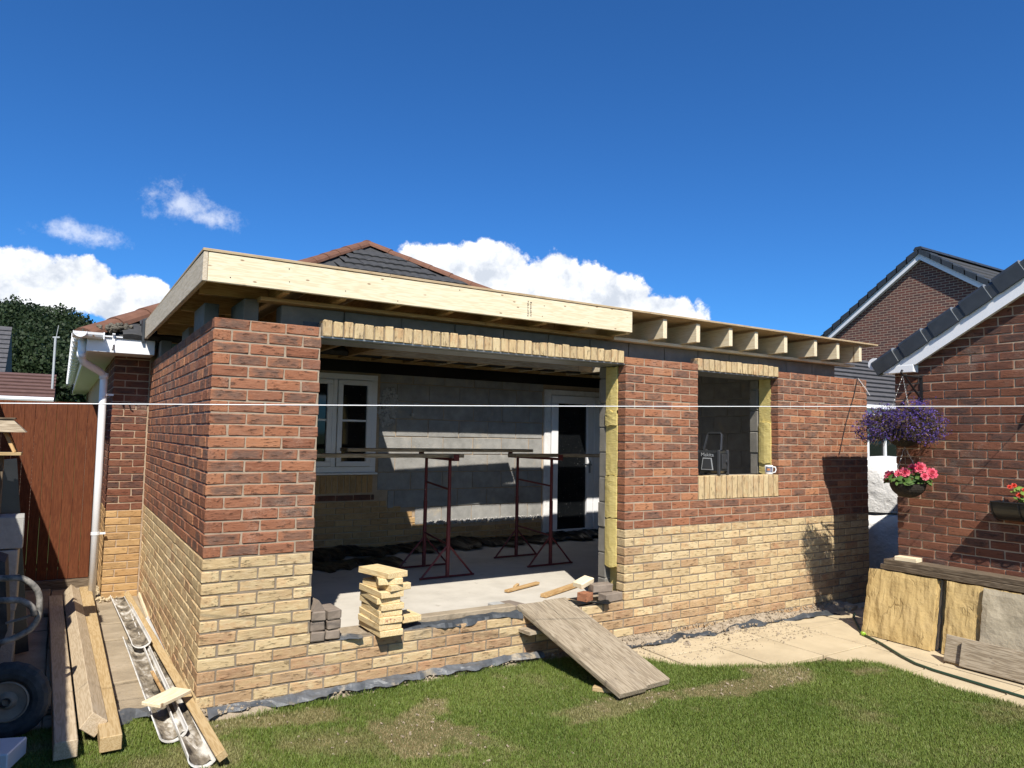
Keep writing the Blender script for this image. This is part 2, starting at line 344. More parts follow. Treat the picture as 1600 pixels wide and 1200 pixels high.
# ------------------------------------------------------------------ mesh helpers
class MB:
    """collects geometry for ONE mesh object"""
    def __init__(s): s.v = []; s.f = []; s.mi = []; s.bco = []; s.rnd = []; s.smooth = False
    def add(s, vs, fs, M=None, mi=0, bco=None, rnd=0.0):
        o = len(s.v)
        for i, p in enumerate(vs):
            p = Vector(p); s.bco.append(tuple(p) if bco is None else tuple(bco[i])); s.v.append(tuple(M @ p) if M is not None else tuple(p)); s.rnd.append(rnd)
        for f in fs: s.f.append(tuple(i + o for i in f)); s.mi.append(mi)
        return s
    def box(s, x0, x1, y0, y1, z0, z1, mi=0, ch=0.0, rnd=0.0):
        vs, fs = cbox(x1 - x0, y1 - y0, z1 - z0, ch)
        return s.add(vs, fs, Matrix.Translation(((x0 + x1) / 2, (y0 + y1) / 2, (z0 + z1) / 2)), mi, rnd=rnd)
    def tube(s, pts, r, n=8, mi=0, cap=True, rnd=0.0):
        pts = [Vector(p) for p in pts]; o = len(s.v); up = None; m = len(pts)
        for i, p in enumerate(pts):
            t = (pts[min(i + 1, m - 1)] - pts[max(i - 1, 0)]).normalized()
            if up is None: up = t.orthogonal().normalized()
            up = (up - t * up.dot(t)); up = up.normalized() if up.length > 1e-6 else t.orthogonal().normalized()
            b = t.cross(up); rr = r[i] if isinstance(r, (list, tuple)) else r
            for k in range(n):
                a = 2 * math.pi * k / n; q = p + (up * math.cos(a) + b * math.sin(a)) * rr
                s.v.append(tuple(q)); s.bco.append(tuple(q)); s.rnd.append(rnd)
        for i in range(m - 1):
            for k in range(n):
                a, b2 = o + i * n + k, o + i * n + (k + 1) % n; s.f.append((a, b2, b2 + n, a + n)); s.mi.append(mi)
        if cap:
            s.f.append(tuple(o + k for k in reversed(range(n)))); s.mi.append(mi)
            s.f.append(tuple(o + (m - 1) * n + k for k in range(n))); s.mi.append(mi)
        return s
    def prism(s, poly, axis, a0, a1, mi=0):
        """polygon extruded along x, y or z"""
        n = len(poly)
        def P(p, a): return {'x': (a, p[0], p[1]), 'y': (p[0], a, p[1]), 'z': (p[0], p[1], a)}[axis]
        vs = [P(p, a0) for p in poly] + [P(p, a1) for p in poly]
        fs = [tuple(range(n))[::-1], tuple(range(n, 2 * n))] + [(i, (i + 1) % n, (i + 1) % n + n, i + n) for i in range(n)]
        return s.add(vs, fs, None, mi)
    def lathe(s, prof, n=20, M=None, mi=0):
        vs = []; fs = []
        for (r, z) in prof:
            for k in range(n): a = 2 * math.pi * k / n; vs.append((r * math.cos(a), r * math.sin(a), z))
        for i in range(len(prof) - 1):
            for k in range(n): a, b = i * n + k, i * n + (k + 1) % n; fs.append((a, b, b + n, a + n))
        return s.add(vs, fs, M, mi)
    def mesh(s, name):
        me = bpy.data.meshes.new(name); me.from_pydata(s.v, [], s.f)
        me.polygons.foreach_set('material_index', s.mi)
        a = me.attributes.new('bco', 'FLOAT_VECTOR', 'POINT'); a.data.foreach_set('vector', np.array(s.bco, 'f').ravel())
        a = me.attributes.new('rnd', 'FLOAT', 'POINT'); a.data.foreach_set('value', np.array(s.rnd, 'f'))
        bm = bmesh.new(); bm.from_mesh(me); bmesh.ops.recalc_face_normals(bm, faces=bm.faces); bm.to_mesh(me); bm.free()
        if s.smooth: me.shade_smooth()
        me.update(); return me

def cbox(sx, sy, sz, ch=0.0, jit=0.0, rg=random):
    hx, hy, hz = sx / 2, sy / 2, sz / 2
    if ch <= 0:
        vs = [(x, y, z) for x in (-hx, hx) for y in (-hy, hy) for z in (-hz, hz)]
        return vs, [(0, 1, 3, 2), (4, 6, 7, 5), (0, 4, 5, 1), (2, 3, 7, 6), (0, 2, 6, 4), (1, 5, 7, 3)]
    vs = []; idx = {}
    for i, x in enumerate((-1, 1)):
        for j, y in enumerate((-1, 1)):
            for k, z in enumerate((-1, 1)):
                for a in range(3):
                    c = [ch, ch, ch]; c[a] = 0; c = [ch * (a != q) for q in range(3)]
                    p = [x * (hx - c[0]), y * (hy - c[1]), z * (hz - c[2])]
                    p = [q + rg.uniform(-jit, jit) for q in p]; idx[(i, j, k, a)] = len(vs); vs.append(tuple(p))
    fs = []
    I = idx
    for i in (0, 1): fs.append((I[i, 0, 0, 0], I[i, 1, 0, 0], I[i, 1, 1, 0], I[i, 0, 1, 0]))
    for j in (0, 1): fs.append((I[0, j, 0, 1], I[1, j, 0, 1], I[1, j, 1, 1], I[0, j, 1, 1]))
    for k in (0, 1): fs.append((I[0, 0, k, 2], I[1, 0, k, 2], I[1, 1, k, 2], I[0, 1, k, 2]))
    for i in (0, 1):
        for j in (0, 1): fs.append((I[i, j, 0, 0], I[i, j, 1, 0], I[i, j, 1, 1], I[i, j, 0, 1]))
        for k in (0, 1): fs.append((I[i, 0, k, 0], I[i, 1, k, 0], I[i, 1, k, 2], I[i, 0, k, 2]))
    for j in (0, 1):
        for k in (0, 1): fs.append((I[0, j, k, 1], I[1, j, k, 1], I[1, j, k, 2], I[0, j, k, 2]))
    for i in (0, 1):
        for j in (0, 1):
            for k in (0, 1): fs.append((I[i, j, k, 0], I[i, j, k, 1], I[i, j, k, 2]))
    return vs, fs

WM = {}
def link(o, parent=None, world=None):
    COL.objects.link(o); world = world or Matrix.Identity(4)
    if parent is not None: o.parent = parent; o.matrix_parent_inverse = WM[parent.name].inverted()
    o.matrix_basis = world; WM[o.name] = world; return o

def tag(o, label=None, cat=None, group=None, kind=None):
    if label: o['label'] = label
    if cat: o['category'] = cat
    if group: o['group'] = group
    if kind: o['kind'] = kind
    return o

def ob(name, mb, mats, parent=None, world=None, **t):
    me = mb if isinstance(mb, bpy.types.Mesh) else mb.mesh(name)
    if isinstance(mats, str): mats = [mats]
    if not me.materials:
        for m in mats: me.materials.append(MATS[m])
    o = bpy.data.objects.new(name, me); link(o, parent, world); return tag(o, **t)

def empty(name, loc, label=None, cat=None, group=None, kind=None):
    o = bpy.data.objects.new(name, None); o.empty_display_size = .1
    link(o, None, Matrix.Translation(loc)); return tag(o, label, cat, group, kind)

def frame(p0, p1, up=(0, 0, 1)):
    """matrix with local X from p0 to p1, origin in the middle"""
    p0, p1 = Vector(p0), Vector(p1); x = (p1 - p0).normalized(); up = Vector(up); y = up.cross(x).normalized(); z = x.cross(y)
    return Matrix.Translation((p0 + p1) / 2) @ Matrix((x, y, z)).transposed().to_4x4()

def beam(name, p0, p1, w, t, mat, parent=None, up=(0, 0, 1), ch=.003, jit=.001, world=None, **tg):
    """timber with its length along local X, width along local Y, thickness along local Z"""
    L = (Vector(p1) - Vector(p0)).length
    mb = MB(); vs, fs = cbox(L, w, t, ch, jit); mb.add(vs, fs)
    return ob(name, mb, mat, parent, frame(p0, p1, up), **tg)

# ------------------------------------------------------------------ brick kit
BR = {}
def brick_mesh(L, D, H, mat, var):
    key = (round(L, 3), round(D, 3), round(H, 3), mat, var)
    if key not in BR:
        rg = random.Random(hash(key) & 0xffff)
        mb = MB(); vs, fs = cbox(L, D, H, .0045, .0022, rg); mb.add(vs, fs)
        me = mb.mesh('brick'); me.materials.append(MATS[mat]); BR[key] = me
    return BR[key]

def proj_area(p, size):
    q = CM.transposed() @ (Vector(p) - CP)
    if q.z > -.3: return 0
    u, v = 800 + FPX * q.x / -q.z, 600 - FPX * q.y / -q.z
    if not (-30 < u < 1630 and -30 < v < 1230): return 0
    return size / (q.z * q.z)

class Brickwork:
    """lays bricks; the ones that show largest become objects, the rest join one mesh"""
    def __init__(s): s.items = []
    def add(s, wall, world, L, D, H, mat, face=None):
        s.items.append((wall, world, L, D, H, mat, face or L * H))
    def build(s, names, limit=300):
        for mat, nm in names.items():
            it = [i for i in s.items if i[5] == mat]
            it.sort(key=lambda i: -proj_area(i[1].translation, i[6]))
            for k, (wall, W, L, D, H, m, fa) in enumerate(it[:limit]):
                ob(nm, brick_mesh(L, D, H, m, random.randrange(5)), m, wall, W)
            rest = {}
            for i in it[limit:]: rest.setdefault(i[0].name, []).append(i)
            for wn, l in rest.items():
                mb = MB()
                for (wall, W, L, D, H, m, fa) in l:
                    vs, fs = cbox(L, D, H, .0045, .0016); mb.add(vs, fs, W, 0, rnd=random.random())
                ob('distant_' + nm + 's', mb, m, l[0][0], kind='stuff')

def jit(W, a=.0012, r=.0035):
    return W @ Matrix.Translation((random.uniform(-a, a), random.uniform(-a, a), random.uniform(-a, a))) @ Euler((random.uniform(-r, r), random.uniform(-r, r) * .7, random.uniform(-r, r))).to_matrix().to_4x4()

def course(start, end, first, holes=()):
    """spans of the bricks of one course between start and end (10 mm joints), broken by holes"""
    cuts = []; x = start; L = first
    while x < end - .02:
        cuts.append([x, min(x + L, end)]); x += L + .010; L = .215
    out = []
    for a, b in cuts:
        segs = [(a, b)]
        for h0, h1 in holes:
            ns = []
            for (p, q) in segs:
                if q <= h0 + .004 or p >= h1 - .004: ns.append((p, q)); continue
                if p < h0 - .03: ns.append((p, h0))
                if q > h1 + .03: ns.append((h1, q))
            segs = ns
        out += segs
    return out

G0 = -.05          # lawn level
FL = .22           # floor inside the new room
TOPZ = 2.4; NC = 34

# ================================================================== SETTING
def build_ground():
    mb = MB(); S = 1500
    mb.add([(-S, -S, -.14), (S, -S, -.14), (S, S, -.14), (-S, S, -.14)], [(0, 1, 2, 3)])
    ob('ground', mb, 'far_ground', kind='structure')
    # garden soil under the paving
    mb = MB(); mb.add([(-3.5, -7, -.11), (14, -7, -.11), (14, 5, -.11), (-3.5, 5, -.11)], [(0, 1, 2, 3)])
    ob('soil', mb, 'soil', kind='structure')
    # patio of buff flags
    pat = empty('patio', (4.5, -1, -.1), kind='structure')
    xs = [2.6, 3.45, 4.05, 4.65, 5.25, 5.86]; ys = [.0, -.42, -1.02, -1.62, -2.22, -2.82, -3.42]
    for i in range(len(xs) - 1):
        for j in range(len(ys) - 1):
            if j > 1 and i < 3: continue
            a = .008; x0, x1, y1, y0 = xs[i] + a, xs[i + 1] - a, ys[j] - a, ys[j + 1] + a
            mb = MB(); vs, fs = cbox(x1 - x0, y1 - y0, .035, .003, .0008); mb.add(vs, fs)
            W = Matrix.Translation(((x0 + x1) / 2, (y0 + y1) / 2, -.0875 + random.uniform(-.003, .002))) @ Euler((random.uniform(-.004, .004), random.uniform(-.004, .004), 0)).to_matrix().to_4x4()
            ob('paving_flag', mb, 'flag', pat, W)
    for (x0, x1) in ((5.89, 6.5), (6.51, 7.1), (7.11, 7.7)):
        for j in range(2):
            mb = MB(); vs, fs = cbox(x1 - x0, .58, .035, .003); mb.add(vs, fs)
            ob('paving_flag', mb, 'flag', pat, Matrix.Translation(((x0 + x1) / 2, -.3 - .59 * j, -.088)))
    # old flags of the side path
    path = empty('path', (-.7, 2, -.1), kind='structure')
    y = .33; k = 0
    while y < 4.5:
        for (x0, x1) in ((-1.34, -.78), (-.77, -.2), (-.19, -.01)):
            h = random.choice((.55, .6))
            mb = MB(); vs, fs = cbox(x1 - x0, .575, .045, .006, .004); mb.add(vs, fs)
            W = Matrix.Translation(((x0 + x1) / 2, y + .29 + random.uniform(-.006, .006), -.075 + random.uniform(-.012, .008))) @ Euler((random.uniform(-.015, .015), random.uniform(-.015, .015), random.uniform(-.01, .01))).to_matrix().to_4x4()
            ob('path_flag', mb, 'old_flag', path, W)
        y += .59
build_ground()

LAWN_EDGE = [(-3.4, .28), (-.25, .27), (-.12, -.02), (.3, -.10), (1.2, -.075), (2.45, -.085), (3.02, -.17), (3.22, -.38), (3.30, -.62), (3.50, -.80), (3.95, -1.02), (4.43, -1.19), (4.70, -1.31), (4.79, -1.42), (4.78, -1.6), (4.72, -1.95), (4.76, -2.43), (4.8, -3.2), (4.8, -6.5), (-3.4, -6.5)]
def inside(px, py, poly):
    c = np.zeros(len(px), bool); n = len(poly)
    for i in range(n):
        x0, y0 = poly[i]; x1, y1 = poly[(i + 1) % n]
        if y0 == y1: continue
        t = ((y0 > py) != (y1 > py)) & (px < (x1 - x0) * (py - y0) / (y1 - y0) + x0); c ^= t
    return c

_pt = [np.random.default_rng(s).uniform(0, 1, (64, 64)) for s in range(5)]
def vnoise(x, y, s, k):
    """value noise in numpy"""
    g = _pt[k]; x = x * s + 100; y = y * s + 100; xi = np.floor(x).astype(int); yi = np.floor(y).astype(int); fx = x - xi; fy = y - yi
    fx = fx * fx * (3 - 2 * fx); fy = fy * fy * (3 - 2 * fy)
    q = lambda a, b: g[a % 64, b % 64]
    return (q(xi, yi) * (1 - fx) + q(xi + 1, yi) * fx) * (1 - fy) + (q(xi, yi + 1) * (1 - fx) + q(xi + 1, yi + 1) * fx) * fy

def dryness(x, y):
    n = .5 * vnoise(x, y, 1.6, 0) + .3 * vnoise(x, y, 5, 1) + .2 * vnoise(x, y, 14, 2)
    n2 = .45 * vnoise(x, y, 4, 3) + .35 * vnoise(x, y, 11, 4) + .2 * vnoise(x, y, 30, 1)
    d = np.clip((n - .60) * 2.6 + (n2 - .5) * .8, 0, 1) * .8
    def patch(cx, cy, a, b, rot, k):
        c, s = math.cos(rot), math.sin(rot); u = ((x - cx) * c + (y - cy) * s) / a; v = (-(x - cx) * s + (y - cy) * c) / b
        return np.clip((1.1 - np.maximum(abs(u), abs(v)) - (n2 - .5) * 1.9) * 1.9, 0, 1) * k
    d = np.maximum(d, patch(1.10, -.80, .29, .29, .22, 1.5))          # square bare patch left by a pallet
    d = np.maximum(d, patch(3.3, -1.2, .95, .13, -.16, .95))        # worn run off the ramp
    d = np.maximum(d, patch(2.3, -1.12, .4, .12, -.1, .6)); d = np.maximum(d, patch(.42, -.25, .4, .14, -.2, .75)); d = np.maximum(d, patch(3.9, -1.16, .3, .09, -.3, .8))
    d = np.maximum(d, patch(.62, -.24, .25, .1, -.2, .55)); d = np.maximum(d, patch(-.1, -.55, .35, .16, 0, .5))
    return np.clip(d, 0, 1)

def build_lawn():
    mb = MB(); mb.prism(LAWN_EDGE, 'z', -.10, -.058)
    m = noise_mat('lawn_soil', [(.3, (.08, .085, .025)), (.6, (.13, .12, .045)), (.8, (.22, .18, .09))], 9, 8, .97, .6, .01, 60)
    ob('lawn', mb, 'lawn_soil', kind='structure')
    # blades: dense where the camera sees the lawn closely, thinner further out
    X = []; Y = []
    n = 760000
    x = rng.uniform(-1.4, 4.85, n); y = rng.uniform(-3.3, .3, n)
    q = np.stack([x - CP.x, y - CP.y, np.full(n, G0 - CP.z)], 1) @ np.array(CM)
    u = 800 + FPX * q[:, 0] / -q[:, 2]; v = 600 - FPX * q[:, 1] / -q[:, 2]
    ok = inside(x, y, LAWN_EDGE) & (q[:, 2] < -.5) & (u > -60) & (u < 1660) & (v < 1260)
    x, y = x[ok], y[ok]
    x2 = rng.uniform(-3, 4.8, 60000); y2 = rng.uniform(-6, .2, 60000); ok = inside(x2, y2, LAWN_EDGE); x = np.r_[x, x2[ok]]; y = np.r_[y, y2[ok]]
    d = dryness(x, y); keep = rng.uniform(0, 1, len(x)) > d * .52
    x, y, d = x[keep], y[keep], d[keep]; n = len(x)
    h = (.009 + .014 * rng.uniform(0, 1, n) ** 1.6 + .009 * vnoise(x, y, 3, 3)) * (1 - .45 * d)
    # longer tufts along the paving edge and against the wall
    e = np.array(LAWN_EDGE[3:17]); dist = np.full(n, 9.)
    for i in range(len(e) - 1):
        a, b = e[i], e[i + 1]; ab = b - a; t = np.clip(((x - a[0]) * ab[0] + (y - a[1]) * ab[1]) / (ab @ ab), 0, 1)
        dist = np.minimum(dist, np.hypot(x - a[0] - t * ab[0], y - a[1] - t * ab[1]))
    h *= 1 + .9 * np.exp(-dist / .06) * rng.uniform(.3, 1.3, n)
    ang = rng.uniform(0, 2 * math.pi, n); lean = rng.uniform(.1, .9, n) * h; la = ang + rng.uniform(-.8, .8, n) + math.pi / 2
    wd = rng.uniform(.0011, .0022, n)
    z0 = np.full(n, -.059)
    cx, sx = np.cos(ang) * wd, np.sin(ang) * wd; lx, ly = np.cos(la) * lean, np.sin(la) * lean
    P = np.zeros((n, 5, 3), 'f')
    P[:, 0] = np.stack([x - cx, y - sx, z0], 1); P[:, 1] = np.stack([x + cx, y + sx, z0], 1)
    P[:, 2] = np.stack([x - cx * .8 + lx * .35, y - sx * .8 + ly * .35, z0 + h * .6], 1); P[:, 3] = np.stack([x + cx * .8 + lx * .35, y + sx * .8 + ly * .35, z0 + h * .6], 1)
    P[:, 4] = np.stack([x + lx, y + ly, z0 + h], 1)
    b = (np.arange(n) * 5)[:, None]
    T = np.concatenate([b + np.array([0, 1, 3]), b + np.array([0, 3, 2]), b + np.array([2, 3, 4])], 1).reshape(-1)
    me = bpy.data.meshes.new('grass'); nv = n * 5; nt = n * 3
    me.vertices.add(nv); me.vertices.foreach_set('co', P.ravel()); me.loops.add(nt * 3); me.loops.foreach_set('vertex_index', T.astype('i'))
    me.polygons.add(nt); me.polygons.foreach_set('loop_start', np.arange(0, nt * 3, 3, dtype='i')); me.polygons.foreach_set('loop_total', np.full(nt, 3, 'i'))
    rv = np.clip(rng.uniform(0, 1, n) * .6 + .4 * vnoise(x, y, 2.3, 4), 0, 1)
    for nm, val in (('dry', np.clip(d * 1.0 + rng.uniform(-.15, .22, n) * (rng.uniform(0, 1, n) < .6), 0, 1)), ('rnd', rv)):
        a = me.attributes.new(nm, 'FLOAT', 'POINT'); a.data.foreach_set('value', np.repeat(val, 5).astype('f'))
    me.update(); me.validate()
    ob('grass', me, 'grass', label='short green lawn grass with straw-coloured worn patches', cat='grass', kind='stuff')
    # dry clippings and mortar crumbs on the worn parts
    mb = MB()
    for k in range(900):
        px, py = random.uniform(-.3, 4.2), random.uniform(-1.6, -.05)
        dd = float(dryness(np.array([px]), np.array([py]))[0])
        if random.random() > dd * .8 + .04 or not inside(np.array([px]), np.array([py]), LAWN_EDGE)[0]: continue
        s = random.uniform(.003, .009); vs, fs = cbox(s * random.uniform(1, 3), s, s, 0)
        mb.add(vs, fs, Matrix.Translation((px, py, -.05)) @ Euler((random.random(), random.random(), random.uniform(0, 6))).to_matrix().to_4x4())
    ob('lawn_crumbs', mb, 'rubble', label='pale mortar crumbs scattered over the worn lawn', cat='rubble', kind='stuff')
build_lawn()

# ================================================================== THE NEW EXTENSION
EXT = empty('house_extension', (0, 0, -.1), 'half-built single-storey brick extension with red over buff bricks and timber flat roof', 'extension')
OPN = (.682, 3.375); WIN = (4.268, 5.420)
def build_extension():
    bw = Brickwork()
    # mortar cores
    r = .0055
    fw = MB()
    def core(x0, x1, z0, z1, mi): fw.box(x0, x1, r, .098, z0, z1, mi)
    core(r, 6.97 - r, -.2, .2955, 1)
    core(r, OPN[0] - r, .2955, .9, 1); core(r, OPN[0] - r, .9, 2.3915, 0)
    core(OPN[1] + r, 6.97 - r, .2955, .9, 1)
    core(OPN[1] + r, WIN[0] - r, .9, 2.3915, 0); core(WIN[0] - r, WIN[1] + r, .9, 1.122, 0); core(WIN[1] + r, 6.97 - r, .9, 2.3915, 0)
    front = ob('front_wall', fw, ['mortar_pale', 'mortar_grey'], EXT)
    sw = MB(); sw.box(r, .098, .1, 3.75, -.2, .9, 1); sw.box(r, .098, .1, 3.75, .9, 2.3915, 0)
    side = ob('side_wall', sw, ['mortar_pale', 'mortar_grey'], EXT)
    rw = MB(); rw.box(6.872, 6.97 - r, .1, 3.74, -.2, .9, 1); rw.box(6.872, 6.97 - r, .1, 3.74, .9, 2.3915, 0)
    ob('end_wall', rw, ['mortar_pale', 'mortar_grey'], EXT)
    for c in range(NC):
        z1 = TOPZ - .075 * c; zc = z1 - .0375 - .003; mat0 = 'red_brick' if c < 20 else 'buff_brick'
        pick = lambda: mat0 if c < 20 else ('brown_buff_brick' if random.random() < (.62 if c >= 28 else .10) else 'buff_brick')
        odd = c % 2 == 1
        holes = []
        if c < 28: holes.append(OPN)
        if z1 - .0375 > 1.125: holes.append(WIN)
        if c == 0: holes = [(OPN[0], OPN[1] - .005), (WIN[0], WIN[1])]
        spans = course(0 if not odd else .1125, 6.97, .215, holes)
        for a, b in spans:
            if b - a < .03: continue
            bw.add(front, jit(Matrix.Translation(((a + b) / 2, .05125 + random.uniform(-.001, .0012), zc + random.uniform(-.001, .001)))), b - a, .1025, .065, pick())
        for a, b in course(.1125 if not odd else 0, 3.745, .215):
            W = Matrix.Translation((.05125 + random.uniform(-.001, .0012), (a + b) / 2, zc)) @ Matrix.Rotation(math.pi / 2, 4, 'Z')
            bw.add(side, jit(W), b - a, .1025, .065, pick(), (b - a) * .065 * .28)
    bw.build({'red_brick': 'red_brick', 'buff_brick': 'buff_brick', 'brown_buff_brick': 'brown_brick'})
    # brick-on-edge heads and the sill
    def row(name, x0, x1, z0, h, n, par):
        p = (x1 - x0) / n
        for k in range(n):
            hh = h + random.uniform(-.004, .007) * (h < .15)
            W = Matrix.Translation((x0 + p * (k + .5), .05 + random.uniform(-.0012, .0016), z0 + hh / 2)) @ Euler((random.uniform(-.006, .006), random.uniform(-.008, .008), random.uniform(-.01, .01))).to_matrix().to_4x4() @ Matrix.Rotation(math.pi / 2, 4, 'Y')
            ob(name, brick_mesh(round(hh, 3), .1, .061, 'buff_brick', k % 5), 'buff_brick', par, W)
    hm = MB(); hm.box(OPN[0] + .004, OPN[1] - .016, .016, .098, 2.337, 2.425); hd = ob('lintel_course', hm, 'mortar_grey', EXT)
    row('lintel_brick', OPN[0] + .004, OPN[1] - .014, 2.336, .104, 36, hd)
    hm = MB(); hm.box(WIN[0] - .006, WIN[1] + .012, .016, .098, 2.337, 2.425); hd = ob('window_head', hm, 'mortar_grey', EXT)
    row('lintel_brick', WIN[0] - .008, WIN[1] + .014, 2.336, .106, 15, hd)
    hm = MB(); hm.box(WIN[0] + .002, WIN[1] - .002, .013, .098, 1.125, 1.338); hd = ob('window_sill', hm, 'mortar_grey', EXT)
    row('sill_brick', WIN[0] + .002, WIN[1] - .002, 1.126, .217, 15, hd)
    # steel lintels
    mb = MB(); mb.box(OPN[0] - .14, OPN[1] + .14, .012, .095, 2.3255, 2.3345); mb.box(OPN[0] - .14, OPN[1] + .14, .1, .36, 2.3225, 2.3305)
    ob('steel_lintel', mb, 'steel', EXT)
    mb = MB(); mb.box(OPN[0] - .1, OPN[1] + .02, .101, .106, 2.335, 2.437); ob('cavity_tray', mb, 'dark_membrane', EXT)
    mb = MB(); mb.box(WIN[0] - .14, WIN[1] + .14, .012, .095, 2.3255, 2.3345); mb.box(WIN[0] - .14, WIN[1] + .14, .1, .36, 2.3225, 2.3305)
    ob('steel_lintel', mb, 'steel', EXT)
    # blockwork inner leaf
    y0, y1 = .262, .352
    il = MB(); il.box(.3525, OPN[0] + .0, y0, y1, .2, 2.322); il.box(.26, .352, .2622, 3.74, .2, 2.322); ob('inner_wall', il, 'block_mortar', EXT)
    il = MB(); il.box(OPN[1] + .01, WIN[0] - .01, y0, y1, .2, 2.322); il.box(WIN[0] - .01, WIN[1] + .01, y0, y1, .2, 1.33); il.box(WIN[1] + .012, 6.62, y0, y1, .2, 2.322)
    il.box(6.62, 6.72, .3525, 3.74, .2, 2.55)
    leaf = ob('inner_wall', il, 'block_mortar', EXT)
    def blk(x0, x1, ya, yb, z0, z1, ch=.005, m='block_new'):
        mb = MB(); vs, fs = cbox(x1 - x0, yb - ya, z1 - z0, ch, .002); mb.add(vs, fs)
        ob('block', mb, m, leaf, Matrix.Translation(((x0 + x1) / 2, (ya + yb) / 2, (z0 + z1) / 2)))
    z = .225; k = 0
    while z < 2.3:           # the two reveals that can be seen
        zt = min(z + .213, 2.32)
        d = random.uniform(-.006, .006)
        blk(OPN[1] - .004 + d, OPN[1] + (.22 if k % 2 else .42), y0 - .004, y1 + .004, z, zt)
        if z > 1.3: blk(WIN[1] - .004 + random.uniform(-.006, .004), WIN[1] + (.22 if k % 2 else .42), y0 - .004, y1 + .004, z, zt)
        z += .222; k += 1
    # course of blocks over the heads, seen above the brickwork
    x = .46
    while x < 6.6:
        blk(x, min(x + .44, 6.68), .205, y1, 2.334, 2.551, .004, 'block_new'); x += .447
    # inside faces of the far end wall, seen through the small window
    z = .225; k = 0
    while z < 2.5:
        y = .36 - (k % 2) * .22
        while y < 3.6:
            blk(6.612, 6.66, max(y, .36), min(y + .44, 3.72), z, z + .213, .004, 'block'); y += .45
        z += .222; k += 1
    # blocks standing on the side wall that prop the roof
    for (xa, xb, ya, yb, zb) in ((.03, .13, .62, 1.06, 2.4), (.225, .325, .265, .7, 2.4), (.03, .13, 3.2, 3.62, 2.4), (.12, .22, 2.0, 2.4, 2.4)):
        blk(xa, xb, ya, yb, zb, 2.580)
    # insulation in the cavities
    def ins(x, z0, z1, ya=.108, yb=.258, bul=.0):
        mb = MB(); n = 9; vs = []; fs = []
        for i in range(n + 1):
            t = i / n
            for j in range(5):
                s = j / 4; e = (.012 * random.uniform(-1, 1) if i in (0, n) else 0)
                vs.append((x - .004 - bul * math.sin(math.pi * s) * .010 + random.uniform(-.0015, .0015), ya + (yb - ya) * s, z0 + (z1 - z0) * t + e))
            for j in range(5): vs.append((x + .05, ya + (yb - ya) * j / 4, z0 + (z1 - z0) * t))
        for i in range(n):
            for j in range(9):
                if j == 4: continue
                a = i * 10 + j; fs.append((a, a + 1, a + 11, a + 10))
            a = i * 10; fs.append((a, a + 5, a + 15, a + 10)); fs.append((a + 4, a + 9, a + 19, a + 14))
        for b in (0, n * 10):
            for j in range(4): fs.append((b + j, b + j + 1, b + j + 6, b + j + 5))
        mb.add(vs, fs); ob('insulation_batt', mb, 'insulation', EXT)
    ins(OPN[1] - .004, 1.90, 2.318, bul=.6); ins(OPN[1] - .010, 1.79, 1.92, bul=1.1); ins(OPN[1] + .002, 1.35, 1.80, bul=.4); ins(OPN[1] - .004, .98, 1.345, bul=1); ins(OPN[1] - .002, .56, .972, bul=1)
    ins(OPN[1] + .06, .30, .57)
    ins(WIN[1] + .004, 1.86, 2.318, .092, .24); ins(WIN[1] - .008, 1.45, 1.87, .09, .238, 1.2); ins(WIN[1] - .002, 1.345, 1.455, .09, .24, .6)
    # floor slab, with a rough edge behind the brick plinth
    mb = MB(); mb.box(.36, 6.6, .36, 3.735, -.1, FL)
    ob('floor_slab', mb, 'screed', EXT)
    mb = MB(); mb.box(.7, 3.37, .12, .358, .1, .283); ob('cavity_fill', mb, 'rubble', EXT)
    # ---- timber roof
    roof = empty('x', (0, 0, 2.55)); roof.name = 'flat_roof'; WM['flat_roof'] = WM.pop('x', Matrix.Translation((0, 0, 2.55)))
    roof.parent = EXT; roof.matrix_parent_inverse = WM[EXT.name].inverted()
    JB, JT = 2.582, 2.757
    hx0, hx1, hy0, hy1 = 2.24, 5.42, 1.935, 2.885      # opening left for the roof lantern
    jx = [.42, .80, 1.20, 1.62, 2.04, 2.46, 2.88, 3.33, 3.77, 4.19, 4.63, 5.0, 5.45, 5.94, 6.33, 6.74]
    jz = (JB + JT) / 2
    for x in jx:
        ye = -.074
        segs = [(ye, hy0 - .05), (3.10, 3.70)] if hx0 - .02 < x < hx1 + .02 else [(ye, 3.70)]
        for a, b in segs: beam('joist', (x, a, jz), (x, b, jz), .046, JT - JB - random.uniform(0, .003), 'pine_orange' if x < 3.2 else 'pine', roof)  # joists over the opening darker: under-roof shade put into the timber colour
    for y in (hy0 - .025, 3.075): beam('trimmer', (hx0 - .2, y, jz), (hx1 + .2, y, jz), .046, .172, 'pine_orange', roof)
    for y in (.35, 1.15, 1.95, 2.75, 3.5): beam('noggin', (-.05, y, jz), (.395, y, jz), .046, .164, 'pine_orange', roof)
    beam('wall_plate', (.3, .175, 2.567), (3.34, .175, 2.567), .1, .028, 'pine_orange', roof); beam('wall_plate', (3.345, .175, 2.567), (6.95, .175, 2.567), .1, .028, 'pine', roof)  # left plate in darker pine: the fascia's shade put into its colour
    beam('ledger', (.36, 3.70, 2.66), (6.6, 3.70, 2.66), .17, .05, 'pine_orange', roof, up=(0, -1, 0))
    beam('front_fascia', (-.066, -.089, 2.684), (3.356, -.089, 2.684), .182, .028, 'pine', roof, up=(0, -1, 0))
    beam('side_fascia', (-.082, -.103, 2.684), (-.096, 3.42, 2.684), .182, .028, 'pine_shaded', roof, up=(-1, 0, 0))
